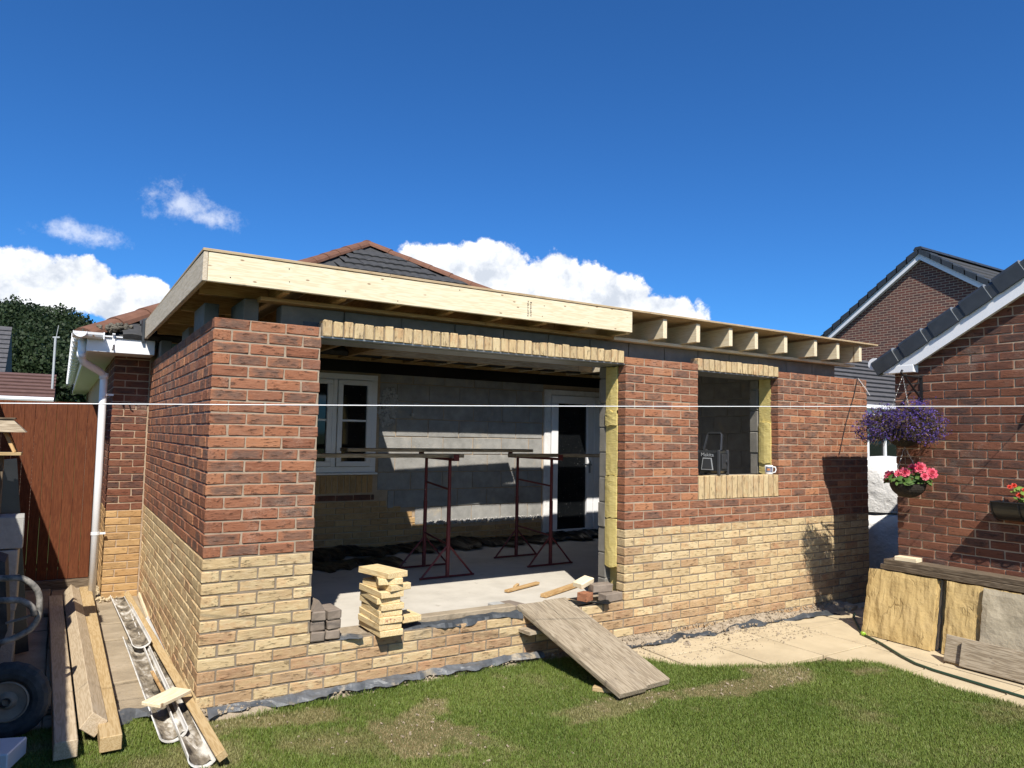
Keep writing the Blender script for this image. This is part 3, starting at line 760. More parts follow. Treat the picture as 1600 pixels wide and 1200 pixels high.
    for (x0, x1, ya, yb) in ((-.10, 1.115, -.108, hy0), (1.119, 2.337, -.108, hy0), (2.341, 3.56, -.108, hy0), (3.564, 4.78, -.108, hy0), (4.784, 7.03, -.108, hy0), (-.10, hx0, hy0 + .003, hy1), (hx1, 7.03, hy0 + .003, hy1), (-.10, 3.3, hy1 + .003, 3.66), (3.304, 7.03, hy1 + .003, 3.66)):
        d1 = MB(); vs, fs = cbox(x1 - x0, yb - ya, .018, .002); d1.add(vs, fs)
        ob('deck_board', d1, 'plywood', roof, Matrix.Translation(((x0 + x1) / 2, (ya + yb) / 2, 2.787)))
    # printed grade stamp on the fascia: two columns of small black characters
    st = MB(); random.seed(3)
    for cx in (2.275, 2.302):
        z = 2.62
        while z < 2.74:
            h = random.uniform(.008, .013)
            for seg in range(random.choice((2, 3, 3))):
                w = .013; a = random.choice((0, 1)); zz = z + random.uniform(0, h - .002); xx = cx + random.uniform(-.005, .002)
                if a: st.box(xx, xx + .003, -.1045, -.1035, z, z + h)
                else: st.box(cx - .006, cx + .007, -.1045, -.1035, zz, zz + .0028)
            z += h + .005
    ob('grade_stamp', st, 'black_plastic', roof)
    random.seed(11)
    # nail heads
    nb = MB()
    for x in jx[:7] + [.05]:
        for z in (2.635, 2.735):
            if random.random() < .6: nb.add(*cbox(.006, .003, .006), Matrix.Translation((x + random.uniform(-.05, .05), -.1035, z + random.uniform(-.025, .02))))
    ob('nail_heads', nb, 'black_iron', roof)
    # black end cap where the side fascia meets the house
    mb = MB(); mb.box(-.135, -.113, 3.3, 3.45, 2.56, 2.79); mb.box(-.11, .02, 3.425, 3.455, 2.53, 2.59); ob('lead_flashing', mb, 'verge', roof)
    # loose scaffold boards left across the roof-lantern opening
    return roof
build_extension()

for nm, p0, p1, w, lab in (('a', (1.8, 2.355), (3.96, 2.435), .2, 'rear left'), ('b', (1.8, 2.148), (3.44, 2.222), .2, 'front left'), ('c', (3.3, 2.172), (5.8, 2.153), .21, 'front right'), ('d', (3.98, 2.374), (5.8, 2.37), .206, 'rear right')):
    z = 2.816 if nm != 'c' else 2.853
    beam('scaffold_board', (p0[0], p0[1], z), (p1[0], p1[1], z), w, .036, 'old_board', label='grey scaffold board lying across the roof opening, ' + lab + ' of four', cat='board', group='boards on the roof opening')

# ================================================================== THE EXISTING BUNGALOW
HX0, HX1, HY = -.34, 8.05, 3.75
BUN = empty('bungalow', (4, 8, -.1), 'existing brick bungalow with dark hipped tile roof behind the extension', 'house')
def build_bungalow():
    bw = Brickwork()
    r = .006
    w = MB()
    w.box(HX0 + r, 6.9, HY + r, HY + .25, -.2, 2.55)
    w.box(HX0 + r, HX0 + .25, HY + .25, 14, -.2, 2.55); w.box(6.9, HX1, HY + .4, HY + .6, -.2, 2.55); w.box(HX1 - .25, HX1, HY + .6, 14, -.2, 2.55)
    wall = ob('back_wall', w, 'mortar_cream', BUN)
    # left stub beside the new wall
    for c in range(36):
        z1 = 2.49 - .075 * c; zc = z1 - .0375; mat = 'house_brick' if z1 > .86 else 'old_buff_brick'
        spans = [(HX0, HX0 + .215), (HX0 + .225, -.012)] if c % 2 else [(HX0, HX0 + .1025), (HX0 + .1125, -.012)]
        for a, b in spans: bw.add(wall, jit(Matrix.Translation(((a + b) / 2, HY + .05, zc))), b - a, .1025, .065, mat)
        for a, b in course(HY + (.1125 if c % 2 else .225), HY + 2.0, .215):
            bw.add(wall, jit(Matrix.Translation((HX0 + .0512, (a + b) / 2, zc)) @ Matrix.Rotation(math.pi / 2, 4, 'Z')), b - a, .1025, .065, mat, (b - a) * .065 * .1)
    # old brickwork inside the new room: soldiers and stepped courses below the window, a band to the door
    def obrick(a, b, zc, mat='old_buff_brick', h=.065): bw.add(wall, jit(Matrix.Translation(((a + b) / 2, HY + .045, zc))), b - a, .1025, h, mat)
    for k in range(15):
        x = 1.46 + .0745 * k
        if x < 2.53: ob('soldier_brick', brick_mesh(.215, .1025, .064, 'old_buff_brick', k % 5), 'old_buff_brick', wall, Matrix.Translation((x, HY + .045, 1.06)) @ Matrix.Rotation(math.pi / 2, 4, 'Y'))
    for a, b in course(1.4, 2.56, .215): obrick(a, b, .895, 'house_brick')
    ends = [2.72, 2.92, 3.1, 3.24, 3.6, 5.08, 5.08, 5.08, 5.08, 5.08]
    for i, e in enumerate(ends):
        zc = .815 - .075 * i
        if zc < .1: break
        for a, b in course(1.4, e, .215 if i % 2 else .1025): obrick(a, b, zc)
    bw.build({'house_brick': 'red_brick', 'old_buff_brick': 'buff_brick'})
    # exposed blockwork where plaster was stripped
    def bl(a, b, z0, z1, d=0):
        mb = MB(); vs, fs = cbox(b - a, .1, z1 - z0, .004, .002); mb.add(vs, fs)
        ob('block', mb, 'block', wall, Matrix.Translation(((a + b) / 2, HY + .045 + d + random.uniform(-.003, .003), (z0 + z1) / 2)))
    z = .53; k = 0
    while z < 2.4:
        z1 = min(z + .215, 2.47); x = 2.6 - (k % 2) * .22
        while x < 5.08:
            a, b = max(x, 2.6), min(x + .44, 5.08)
            if z < .84: a = max(a, 3.12 if z < .6 else 2.74)
            if b - a > .05: bl(a, b, z, z1)
            x += .45
        z += .225; k += 1
    # masonry above the window and the door
    for a, b in course(1.3, 6.85, .44): bl(a, b, 2.475, 2.54)
    st = MB(); st.box(.4, 6.6, HY - .030, HY - .022, 2.43, 2.575); ob('black_wall_strip', st, 'black_sheet', wall)  # black strip across the head of the old wall
    # torn plaster beside the window and mortar crumbs along the old brick shelf
    mb = MB()
    random.seed(5)
    for k in range(240):
        t = random.random(); ang = random.uniform(0, 2 * math.pi); rr = math.sqrt(random.random())
        x = 2.71 + .13 * rr * math.cos(ang) + (.0 if t > .2 else -.03); zz = 2.02 + .24 * rr * math.sin(ang) + .25 * (x - 2.71)
        s = random.uniform(.012, .04); vs, fs = cbox(s, .02, s * random.uniform(.6, 1.2), .004, .004)
        mb.add(vs, fs, Matrix.Translation((x, HY - .008 + random.uniform(-.006, .004), zz)) @ Euler((random.uniform(-.4, .4), random.uniform(0, 3), random.uniform(-.4, .4))).to_matrix().to_4x4())
    ob('torn_plaster', mb, 'render_patch', wall, kind='stuff')
    mb = MB()
    for k in range(420):
        x = random.uniform(3.25, 5.08); s = random.uniform(.006, .022); vs, fs = cbox(s * 1.4, s, s, .001, .002)
        mb.add(vs, fs, Matrix.Translation((x, HY - .018 + random.uniform(-.02, .015), .535 + random.uniform(-.01, .035))) @ Euler((random.random(), random.random(), random.uniform(0, 6))).to_matrix().to_4x4())
    ob('mortar_crumbs', mb, 'render_patch', wall, kind='stuff')
    mb = MB(); mb.tube([(3.02, HY, 1.93), (3.02, HY - .06, 1.915)], .008, 6); mb.add(*cbox(.045, .03, .045, .01, .004), Matrix.Translation((3.02, HY - .07, 1.925)))
    ob('wall_tie', mb, 'render_patch', wall)
    # ---- window
    win = MB(); y0, y1 = HY - .02, HY + .04
    X0, X1, Z0, Z1 = 1.35, 2.556, 1.203, 2.405
    win.box(X0, X1, y0, y1, Z1 - .07, Z1, ch=.004); win.box(X0, X1, y0, y1, Z0, Z0 + .07, ch=.004); win.box(X1 - .07, X1, y0, y1, Z0 + .07, Z1 - .07, ch=.004); win.box(X0, X0 + .07, y0, y1, Z0 + .07, Z1 - .07, ch=.004)
    win.box(1.985, 2.045, y0, y1, Z0 + .07, Z1 - .07, ch=.004)
    wf = ob('window', win, 'upvc', BUN)
    def sash(a, b, z0, z1, par):
        s = MB(); yy0, yy1 = HY - .038, HY + .02; t = .062
        s.box(a, b, yy0, yy1, z1 - t, z1, ch=.006); s.box(a, b, yy0, yy1, z0, z0 + t, ch=.006); s.box(a, a + t, yy0, yy1, z0 + t, z1 - t, ch=.006); s.box(b - t, b, yy0, yy1, z0 + t, z1 - t, ch=.006)
        zm = (z0 + z1) / 2 + .03; s.box(a + t, b - t, HY - .012, HY + .01, zm - .012, zm + .012)
        ob('sash', s, 'upvc', par)
        for za, zb in ((z0 + t, zm - .012), (zm + .012, z1 - t)):
            g = MB(); g.box(a + t, b - t, HY - .004, HY + .002, za, zb); ob('pane', g, 'glass', par)
    sash(2.05, 2.482, 1.277, 2.332, wf); sash(1.425, 1.98, 1.277, 2.332, wf)
    c = MB(); c.box(1.3, 2.575, HY - .06, HY + .03, 1.178, 1.2, ch=.004); ob('window_sill', c, 'upvc', wf)
    # ---- french door
    d = MB(); DX0, DX1, DZ0, DZ1 = 5.10, 6.85, .235, 2.365
    d.box(DX0, DX0 + .105, HY - .03, HY + .05, DZ0, DZ1, ch=.005); d.box(DX1 - .1, DX1, HY - .03, HY + .05, DZ0, DZ1, ch=.005)
    d.box(DX0 + .105, DX1 - .1, HY - .03, HY + .05, DZ1 - .075, DZ1, ch=.005); d.box(DX0, DX1, HY - .06, HY + .05, DZ0 - .06, DZ0, ch=.005)
    df = ob('french_door', d, 'upvc_dirty', BUN)
    def leaf(a, b):
        s = MB(); t = .115; z0, z1 = DZ0 + .004, DZ1 - .08; yy0, yy1 = HY - .052, HY + .02
        s.box(a, b, yy0, yy1, z1 - t, z1, ch=.006); s.box(a, b, yy0, yy1, z0, z0 + t, ch=.006); s.box(a, a + t, yy0, yy1, z0 + t, z1 - t, ch=.006); s.box(b - t, b, yy0, yy1, z0 + t, z1 - t, ch=.006)
        l = ob('door_leaf', s, 'upvc', df); g = MB(); g.box(a + t, b - t, HY - .01, HY, z0 + t, z1 - t); ob('pane', g, 'glass', df)
    leaf(5.213, 5.975); leaf(5.985, 6.742)
    h = MB(); h.tube([(5.90, HY - .055, 1.28), (5.90, HY - .1, 1.28), (5.76, HY - .1, 1.285)], .011, 8); h.box(5.885, 5.915, HY - .062, HY - .053, 1.16, 1.34); ob('door_handle', h, 'steel', df)
    # ---- eaves on the left: fascia box, soffit, gutter, downpipe
    f = MB(); f.box(-.585, -.01, 3.345, 3.367, 2.436, 2.60, ch=.002); f.box(-.607, -.585, 3.345, 14, 2.436, 2.60); ob('fascia', f, 'upvc', BUN)
    f = MB(); f.box(-.585, -.01, 3.368, 3.76, 2.44, 2.452); f.box(-.585, HX0 + .01, 3.76, 14, 2.44, 2.452); ob('soffit', f, 'soffit_shadow', BUN)
    def gutter(pts_y, x, z, rr=.058, axis='y'):
        g = MB(); n = 9; prof = []
        for k in range(n): a = math.pi + math.pi * k / (n - 1); prof.append((rr * math.cos(a), rr * math.sin(a)))
        for k in range(n): a = 2 * math.pi - math.pi * k / (n - 1); prof.append(((rr - .005) * math.cos(a), (rr - .005) * math.sin(a)))
        if axis == 'y': g.prism([(x + p, z + q) for p, q in prof], 'y', *pts_y)
        else: g.prism([(x + p, z + q) for p, q in prof], 'x', *pts_y)
        return g
    g = gutter((3.2, 13.5), -.672, 2.61); ob('gutter', g, 'upvc', BUN)
    g = gutter((-.73, -.47), 3.283, 2.61, axis='x'); g.box(-.475, -.465, 3.222, 3.344, 2.548, 2.616); ob('gutter', g, 'upvc', BUN)
    y = 3.6
    while y < 12: br = MB(); br.box(-.738, -.608, y, y + .025, 2.545, 2.628); ob('gutter_clip', br, 'upvc', BUN); y += .55
    b = MB(); b.box(-.395, -.37, 3.333, 3.344, 2.47, 2.62); b.tube([(-.382, 3.335, 2.5), (-.382, 3.28, 2.47), (-.382, 3.235, 2.51)], .009, 6); b.box(-.395, -.37, 3.30, 3.344, 2.612, 2.622); ob('gutter_bracket', b, 'upvc', BUN)
    p = MB(); p.tube([(-.645, 3.45, 2.57), (-.645, 3.45, 2.42), (-.64, 3.47, 2.37), (-.62, 3.5, 2.335), (-.47, 3.66, 2.26), (-.435, 3.70, 2.225), (-.43, 3.70, 2.16), (-.425, 3.70, 1.2), (-.425, 3.70, -.06)], .036, 14)
    for zc in (2.40, 2.22): p.tube([(-.645 if zc > 2.3 else -.432, 3.45 if zc > 2.3 else 3.70, zc - .03), (-.645 if zc > 2.3 else -.432, 3.45 if zc > 2.3 else 3.70, zc + .03)], .041, 14)
    p.smooth = True; dp = ob('downpipe', p, 'upvc', BUN)
    for zc in (.62, 2.03):
        c = MB(); c.tube([(-.425, 3.70, zc - .014), (-.425, 3.70, zc + .014)], .041, 12); c.box(-.39, -.335, 3.69, 3.71, zc - .01, zc + .01); ob('pipe_clip', c, 'upvc', dp)
    # ---- roof
    ex0, ex1, ey, ez = -.635, 8.36, 3.33, 2.63; T = math.tan(R(30)); half = (ex1 - ex0) / 2; ax = (ex0 + ex1) / 2; ay = ey + half; az = ez + half * T
    rf = MB(); rf.add([(ex0, ey, ez - .05), (ex1, ey, ez - .05), (ax, ay, az - .05), (ax, 18, az - .05), (ex0, 18, ez - .05), (ex1, 18, ez - .05)], [(0, 1, 2), (0, 2, 3, 4), (1, 5, 3, 2)])
    roof = ob('roof', rf, 'roof_tile', BUN)
    tm = MB(); nx = 12; vs = []; fs = []
    for j, (yy, th) in enumerate(((-.19, .045), (-.175, .05), (.19, .012))):
        for i in range(nx + 1):
            xx = -.165 + .33 * i / nx; rl = .012 * abs(math.sin(math.pi * 2 * (xx + .165) / .33)); vs.append((xx, yy, th + rl))
    for j in range(2):
        for i in range(nx): a = j * (nx + 1) + i; fs.append((a, a + 1, a + nx + 2, a + nx + 1))
    o = len(vs)
    for i in range(nx + 1): vs.append((-.165 + .33 * i / nx, -.19, .0))
    for i in range(nx): fs.append((i, o + i, o + i + 1, i + 1))
    tm.add(vs, fs); tile = tm.mesh('roof_tile'); tile.materials.append(MATS['roof_tile'])
    SL = Matrix.Rotation(R(30), 4, 'X'); stuff = MB(); cnt = 0
    rows = [(s, s * .31 + .19) for s in range(17)]
    cand = []
    for (s, dd) in rows:
        yy = ey + (dd - .19) * math.cos(R(30)); off = (s % 2) * .165; lim0 = ex0 + (dd + .02) * math.cos(R(30)) + .05; lim1 = ex1 - (dd + .02) * math.cos(R(30)) - .05
        x = ex0 + off + .165
        while x < ex1:
            if lim0 - .02 < x - .165 and x + .165 < lim1 + .02:
                cand.append((x, ey + dd * math.cos(R(30)), ez - .045 + dd * math.sin(R(30)), s))
            x += .332
    for (x, y, z, s) in cand:
        W = Matrix.Translation((x, y, z + random.uniform(-.004, .004))) @ SL @ Euler((random.uniform(-.006, .006), random.uniform(-.006, .006), 0)).to_matrix().to_4x4()
        ob('tile', tile, 'roof_tile', roof, W)
    hm = MB(); n = 8; vs = []; fs = []
    for xx, rr in ((-.235, .125), (.235, .112)):
        for k in range(n): a = math.pi * k / (n - 1); vs.append((xx, rr * math.cos(a), rr * .75 * math.sin(a)))
    for k in range(n - 1): fs.append((k, k + 1, n + k + 1, n + k))
    fs.append(tuple(range(n))); fs.append(tuple(range(2 * n - 1, n - 1, -1)))
    hm.add(vs, fs); hip = hm.mesh('hip_tile'); hip.materials.append(MATS['hip_tile'])
    for cx, sg in ((ex0, 1), (ex1, -1)):
        p0 = Vector((cx, ey, ez - .055)); p1 = Vector((ax, ay, az - .05)); L = (p1 - p0).length; d = (p1 - p0) / L; k = 0; s = .22
        while s < L - .05:
            p = p0 + d * s; W = frame(p - d * .2, p + d * .2) ; W = W @ Euler((random.uniform(-.02, .02), random.uniform(-.01, .01), random.uniform(-.012, .012))).to_matrix().to_4x4()
            W.translation += Vector((0, 0, random.uniform(-.006, .008)))
            ob('hip_tile', hip, 'hip_tile', roof, W); s += .425
    y = ay + .2
    while y < 17: ob('ridge_tile', hip, 'hip_tile', roof, frame((ax, y + .2, az - .045), (ax, y - .2, az - .045))); y += .43
    # mossy mortar bedding at the foot of the hip
    mb = MB()
    for k in range(70):
        s = random.uniform(.015, .05); t = random.uniform(0, .28); mb.add(*cbox(s, s, s * .8, s * .2, s * .12), Matrix.Translation((ex0 + t + random.uniform(-.04, .14), ey + t * .5 - .02 + random.uniform(-.03, .05), ez - .03 + t * .35 + random.uniform(0, .05))) @ Euler((random.random(), random.random(), random.random() * 6)).to_matrix().to_4x4())
    ob('hip_mortar', mb, 'moss_mortar', roof, kind='stuff')
build_bungalow()

# ================================================================== HOUSE ON THE RIGHT
RX, RY = 5.88, -.95
def build_right_house():
    H = empty('neighbouring_house', (RX + 3, -4, -.1), 'dark red brick gabled house at the right edge with white bargeboard', 'house')
    bw = Brickwork(); T = .584
    def topz(y): return 2.40 + T * (-1.18 - y)        # underside of the bargeboard
    r = .005
    w = MB()
    poly = [(RY - r, -.2), (RY - r, 2.33), (-1.15, 2.42), (-4.1, topz(-4.1) + .05), (-7.05, 2.42), (-7.2, -.2)]
    w.prism(poly, 'x', RX + r, RX + .1); w.box(RX + .1, 13, RY - .1 - r, RY - r, -.2, 2.42); w.box(12.9, 13, -7.1, RY - .1, -.2, 2.4)
    wall = ob('gable_wall', w, 'mortar_cream', H)
    z = 2.317 - .075 * 33; c = 0
    while z < 4.2:
        first = .1025 if c % 2 else .215
        for a, b in course(0, 2.9, first):
            y0, y1 = RY - a, RY - b; lim = topz(y1) + .03
            if z + .065 > max(lim, 2.40): continue
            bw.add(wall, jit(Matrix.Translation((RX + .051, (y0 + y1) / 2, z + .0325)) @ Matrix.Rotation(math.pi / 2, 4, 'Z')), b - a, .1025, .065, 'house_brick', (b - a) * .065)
        z += .075; c += 1
    bw.build({'house_brick': 'brick'})
    # bargeboard and boxed eaves
    x0, x1 = 5.80, 5.872
    bb = MB(); bb.prism([(-.90, 2.404), (-1.19, 2.404), (-4.1, topz(-4.1)), (-4.1, topz(-4.1) + .165), (-1.19, topz(-1.19) + .165), (-.86, 2.404 + .0)], 'x', x0, x0 + .022)
    bb.prism([(-4.1, topz(-4.1)), (-7.0, 2.404), (-7.3, 2.404), (-4.1, topz(-4.1) + .165)], 'x', x0, x0 + .022)
    ob('bargeboard', bb, 'upvc', H)
    e = MB(); e.box(x0 - .004, RX + .01, -1.172, -.905, 2.336, 2.4035, ch=.003); e.box(x0 - .004, 12.9, -.905, -.885, 2.336, 2.48); ob('boxed_eaves', e, 'upvc', H)
    s = MB(); s.prism([(-1.17, 2.41), (-4.1, topz(-4.1) + .01), (-4.1, topz(-4.1) + .03), (-1.17, 2.43)], 'x', x0 + .022, RX + .01); ob('soffit', s, 'upvc', H)
    g = MB(); g.box(5.82, 12.9, -.885, -.87, 2.40, 2.49); ob('fascia', g, 'upvc', H)
    # roof and dry-verge caps
    rf = MB(); up = .33
    def rz(y): return topz(y) + up
    rf.prism([(-.80, rz(-.80) - .06), (-4.1, rz(-4.1) - .06), (-7.4, rz(-.80) - .06), (-7.4, rz(-.8) - .12), (-4.1, rz(-4.1) - .12), (-.80, rz(-.80) - .12)], 'x', 5.90, 13.2)
    roof = ob('roof', rf, 'verge', H)
    d = Vector((0, -1, T)).normalized(); nrm = Vector((0, T, 1)).normalized()
    L = .30; k = 0; p = Vector((0, -.795, rz(-.795) - .10))
    while p.y > -4.1:
        W = Matrix.Translation((0, 0, 0))
        def sec(s, yo, h, x0, x1, drop, mb):
            """rounded cap section along the slope"""
            q = p + d * s; q2 = p + d * (s + yo); prof = [(x1, h * .9), (x0 + .05, h), (x0 + .018, h - .010), (x0, h - .035), (x0 - .002, -drop), (x0 + .02, -drop), (x1, -drop + .03)]
            vs = [Vector((a, 0, 0)) + q + nrm * b for a, b in prof] + [Vector((a, 0, 0)) + q2 + nrm * b for a, b in prof]; n = len(prof)
            mb.add([tuple(v) for v in vs], [tuple(range(n)), tuple(range(2 * n - 1, n - 1, -1))] + [(i, (i + 1) % n, (i + 1) % n + n, i + n) for i in range(n)])
        c = MB(); sec(.0, .235, .062, 5.775, 5.95, .098, c); cap = ob('verge_cap', c, 'verge', roof)
        c2 = MB(); sec(.235, .075, .046, 5.783, 5.95, .092, c2); ob('verge_collar', c2, 'verge', roof)
        c3 = MB(); sec(.234, .0035, .0635, 5.774, 5.95, .094, c3); ob('verge_clip', c3, 'steel', roof)
        p = p + d * .31; k += 1
    # gutter along the far eaves, only its end shows
    g = MB(); g.tube([(5.79, -.80, 2.435), (12.9, -.80, 2.435)], .058, 12); ob('gutter', g, 'upvc', H)
    dpp = MB(); dpp.tube([(8.2, -.80, 2.40), (8.2, -.82, 2.30), (8.2, -.88, 2.2), (8.2, -.89, -.05)], .034, 10); ob('downpipe', dpp, 'upvc', H)
build_right_house()

# ================================================================== THINGS ON AND BY THE RIGHT HOUSE
def quads(mb, pts, sizes, rnds, flat=None, aspect=1.6):
    for p, s, r_ in zip(pts, sizes, rnds):
        n = Vector((random.gauss(0, 1), random.gauss(0, 1), random.gauss(0, 1) + (.6 if flat is None else flat))).normalized()
        a = n.orthogonal().normalized(); a = Matrix.Rotation(random.uniform(0, 6.28), 3, n) @ a; b = n.cross(a); p = Vector(p)
        mb.add([p - a * s * aspect * .5, p + b * s * .42 + n * s * .1, p + a * s * aspect * .5, p - b * s * .42 + n * s * .1], [(0, 1, 2, 3)], rnd=r_)

def bowl(r, dz):
    prof = []
    for k in range(9):
        a = math.pi / 2 * k / 8; prof.append((max(.001, r * math.sin(a)), -dz * math.cos(a)))
    prof += [(r * 1.04, .006), (r * .95, .004), (r * .5, -.01), (.001, -.012)]
    mb = MB(); mb.lathe(prof, 22); mb.smooth = False; return mb

def chain(par, p0, p1, name='chain'):
    mb = MB(); p0, p1 = Vector(p0), Vector(p1); n = int((p1 - p0).length / .012)
    mb.tube([p0.lerp(p1, i / n) + Vector((.0015 * (-1) ** i, .0015 * (-1) ** (i // 2), 0)) for i in range(n + 1)], .0022, 5); ob(name, mb, 'chain', par)

def build_baskets():
    random.seed(21)
    b = empty('hanging_bracket', (RX, -1.2, 2.1), 'black iron wall bracket holding the hanging baskets below white eaves', 'bracket')
    mb = MB(); mb.box(RX - .012, RX - .001, -1.212, -1.188, 2.06, 2.30); ob('back_plate', mb, 'black_iron', b)
    mb = MB(); mb.tube([(RX - .01, -1.2, 2.285), (5.58, -1.195, 2.29), (5.555, -1.195, 2.315), (5.575, -1.195, 2.335)], .010, 8); ob('arm', mb, 'black_iron', b)
    mb = MB(); mb.tube([(RX - .01, -1.2, 2.085), (5.62, -1.196, 2.28)], .009, 8); ob('brace', mb, 'black_iron', b)
    c = Vector((5.58, -1.19, 1.80))
    k = empty('hanging_basket', c, 'hanging basket overflowing with small purple lobelia flowers under the iron bracket', 'hanging basket', 'hanging baskets on the right house')
    ob('bowl', bowl(.16, .15), 'basket_coir', k, Matrix.Translation(c - Vector((0, 0, .0))))
    for a in (0, 2.1, 4.2): chain(k, c + Vector((.15 * math.cos(a), .15 * math.sin(a), 0)), (5.58, -1.195, 2.285))
    fol = MB(); flo = MB(); stem = MB()
    for i in range(6200):
        th = random.uniform(0, 6.283); ph = random.uniform(-.75, 1.25); rr = random.uniform(.45, 1.0) ** .5
        lob = 1 + .18 * math.sin(3 * th + 1) + .12 * math.sin(7 * th + ph * 4)
        p = c + Vector((.27 * lob * rr * math.cos(ph) * math.cos(th), .33 * lob * rr * math.cos(ph) * math.sin(th), .02 + .19 * lob * rr * math.sin(ph)))
        if i < 1700: quads(fol, [p], [random.uniform(.010, .022)], [random.random()], aspect=2.4)
        elif p.z > c.z - .10 or random.random() < .35: quads(flo, [p + (p - c) * .07], [random.uniform(.008, .016)], [random.random()])
    for i in range(9):          # a taller sprig by the chain
        for q in range(22): quads(flo, [c + Vector((random.gauss(0, .03), -.14 + random.gauss(0, .05), .23 + random.gauss(0, .03)))], [random.uniform(.008, .015)], [random.random()])
    for i in range(260):
        th = random.uniform(0, 6.283); l = random.uniform(.2, .34); p0 = c + Vector((.12 * math.cos(th), .14 * math.sin(th), .03)); p1 = c + Vector((l * .85 * math.cos(th), l * math.sin(th), random.uniform(-.16, .1)))
        stem.tube([p0, (p0 + p1) / 2 + Vector((0, 0, .06)), p1], .0016, 3, cap=False, rnd=random.random())
    ob('foliage', fol, 'leaf_brown', k, kind='stuff'); ob('stems', stem, 'leaf_brown', k, kind='stuff'); ob('flowers', flo, 'petal_purple', k, kind='stuff')
    # pink begonias hanging below
    c = Vector((5.59, -1.215, 1.33))
    k = empty('hanging_basket', c, 'lower hanging basket with big pink begonia flowers and dark bowl', 'hanging basket', 'hanging baskets on the right house')
    ob('bowl', bowl(.145, .125), 'basket_coir', k, Matrix.Translation(c))
    for a in (.6, 2.7, 4.8): chain(k, c + Vector((.14 * math.cos(a), .14 * math.sin(a), 0)), (5.58, -1.2, 1.655))
    def leaf(mb, p, s, n):
        n = n.normalized(); a = n.orthogonal().normalized(); a = Matrix.Rotation(random.uniform(0, 6.28), 3, n) @ a; bb = n.cross(a)
        pts = [p - a * s, p - a * s * .3 + bb * s * .62, p + a * s * .5 + bb * s * .5, p + a * s * 1.15, p + a * s * .5 - bb * s * .5, p - a * s * .3 - bb * s * .62, p + n * s * .16]
        mb.add(pts, [(0, 1, 6), (1, 2, 6), (2, 3, 6), (3, 4, 6), (4, 5, 6), (5, 0, 6)], rnd=random.random())
    lf = MB()
    for i in range(150):
        th = random.uniform(0, 6.28); r0 = .17 * math.sqrt(random.random()); p = c + Vector((r0 * math.cos(th), r0 * 1.1 * math.sin(th), random.uniform(0, .13) * (1.25 - r0 / .17)))
        leaf(lf, p, random.uniform(.018, .036), Vector((math.cos(th) * .5 - .4, math.sin(th) * .4 - .4, 1)))
    ob('foliage', lf, 'leaf_green', k, kind='stuff')
    def rose(par, p, s, out, mat):
        f = MB(); out = Vector(out).normalized(); a = out.orthogonal().normalized(); bb = out.cross(a)
        for ring, (n, rad, tilt) in enumerate(((9, 1.0, .25), (8, .75, .6), (6, .5, 1.0), (4, .25, 1.4))):
            for i in range(n):
                t = 6.283 * i / n + ring * .5 + random.uniform(-.2, .2); dr = a * math.cos(t) + bb * math.sin(t); tg = out.cross(dr)
                bs = p + dr * s * rad * .15; tip = p + dr * s * rad * math.cos(tilt * .6) + out * s * .55 * math.sin(tilt * .8); w = s * .36
                f.add([bs, (bs + tip) / 2 + tg * w, tip + tg * w * .45, tip - tg * w * .45, (bs + tip) / 2 - tg * w], [(0, 1, 2, 3, 4)], rnd=random.random())
        ob('flower', f, mat, par)
    for (dx, dy, dz, s) in ((-.05, .13, .065, .05), (-.08, -.02, .10, .045), (-.10, .07, .03, .035), (-.03, -.13, .145, .052), (.02, -.2, .10, .05), (-.04, -.17, .07, .036), (-.1, .02, .085, .04), (.08, .0, .13, .045), (-.02, .18, .02, .03)):
        rose(k, c + Vector((dx, dy, dz)), s, (-.8, -.6 + dy * 2, .5), 'petal_pink')
    # wall trough with red flowers
    t = empty('wall_trough', (5.78, -2.2, 1.1), 'black wall-mounted planter trough with red flowers and lime leaves', 'planter')
    tr = MB(); prof = []; n = 10
    for i in range(n + 1): a = math.pi / 2 * i / n; prof.append((RX - .004 - .17 * math.sin(a + .0) * 1, 0))
    pts = [(RX - .004, 1.215)] + [(RX - .18 * math.cos(math.pi / 2 * i / n), 1.215 - .15 * math.sin(math.pi / 2 * i / n)) for i in range(n + 1)]
    tr.prism([(a, z) for a, z in pts], 'y', -2.62, -1.83); ob('liner', tr, 'black_plastic', t)
    rim = MB(); rim.tube([(RX - .004, -1.825, 1.222), (RX - .185, -1.83, 1.222), (RX - .185, -2.62, 1.222), (RX - .004, -2.625, 1.222)], .007, 6); ob('rim', rim, 'black_iron', t)
    for yy in (-1.83, -2.03, -2.23, -2.43, -2.62):
        m = MB(); m.tube([(RX - .19 * math.cos(math.pi / 2 * i / n), yy, 1.215 - .158 * math.sin(math.pi / 2 * i / n)) for i in range(n + 1)], .004, 5); ob('rib', m, 'black_iron', t)
    lf = MB()
    for i in range(90): p = Vector((RX - .1 + random.uniform(-.06, .06), random.uniform(-2.55, -1.97), 1.24 + random.uniform(0, .12))); leaf(lf, p, random.uniform(.015, .032), Vector((-.6, -.5, 1)))
    ob('foliage', lf, 'leaf_lime', t, kind='stuff')
    for i in range(16):
        yy = random.uniform(-2.55, -1.88); rose(t, Vector((RX - .1 + random.uniform(-.07, .05), yy, 1.25 + random.uniform(0, .14))), random.uniform(.014, .026), (-.8, -.6, .6), 'petal_red')
build_baskets()

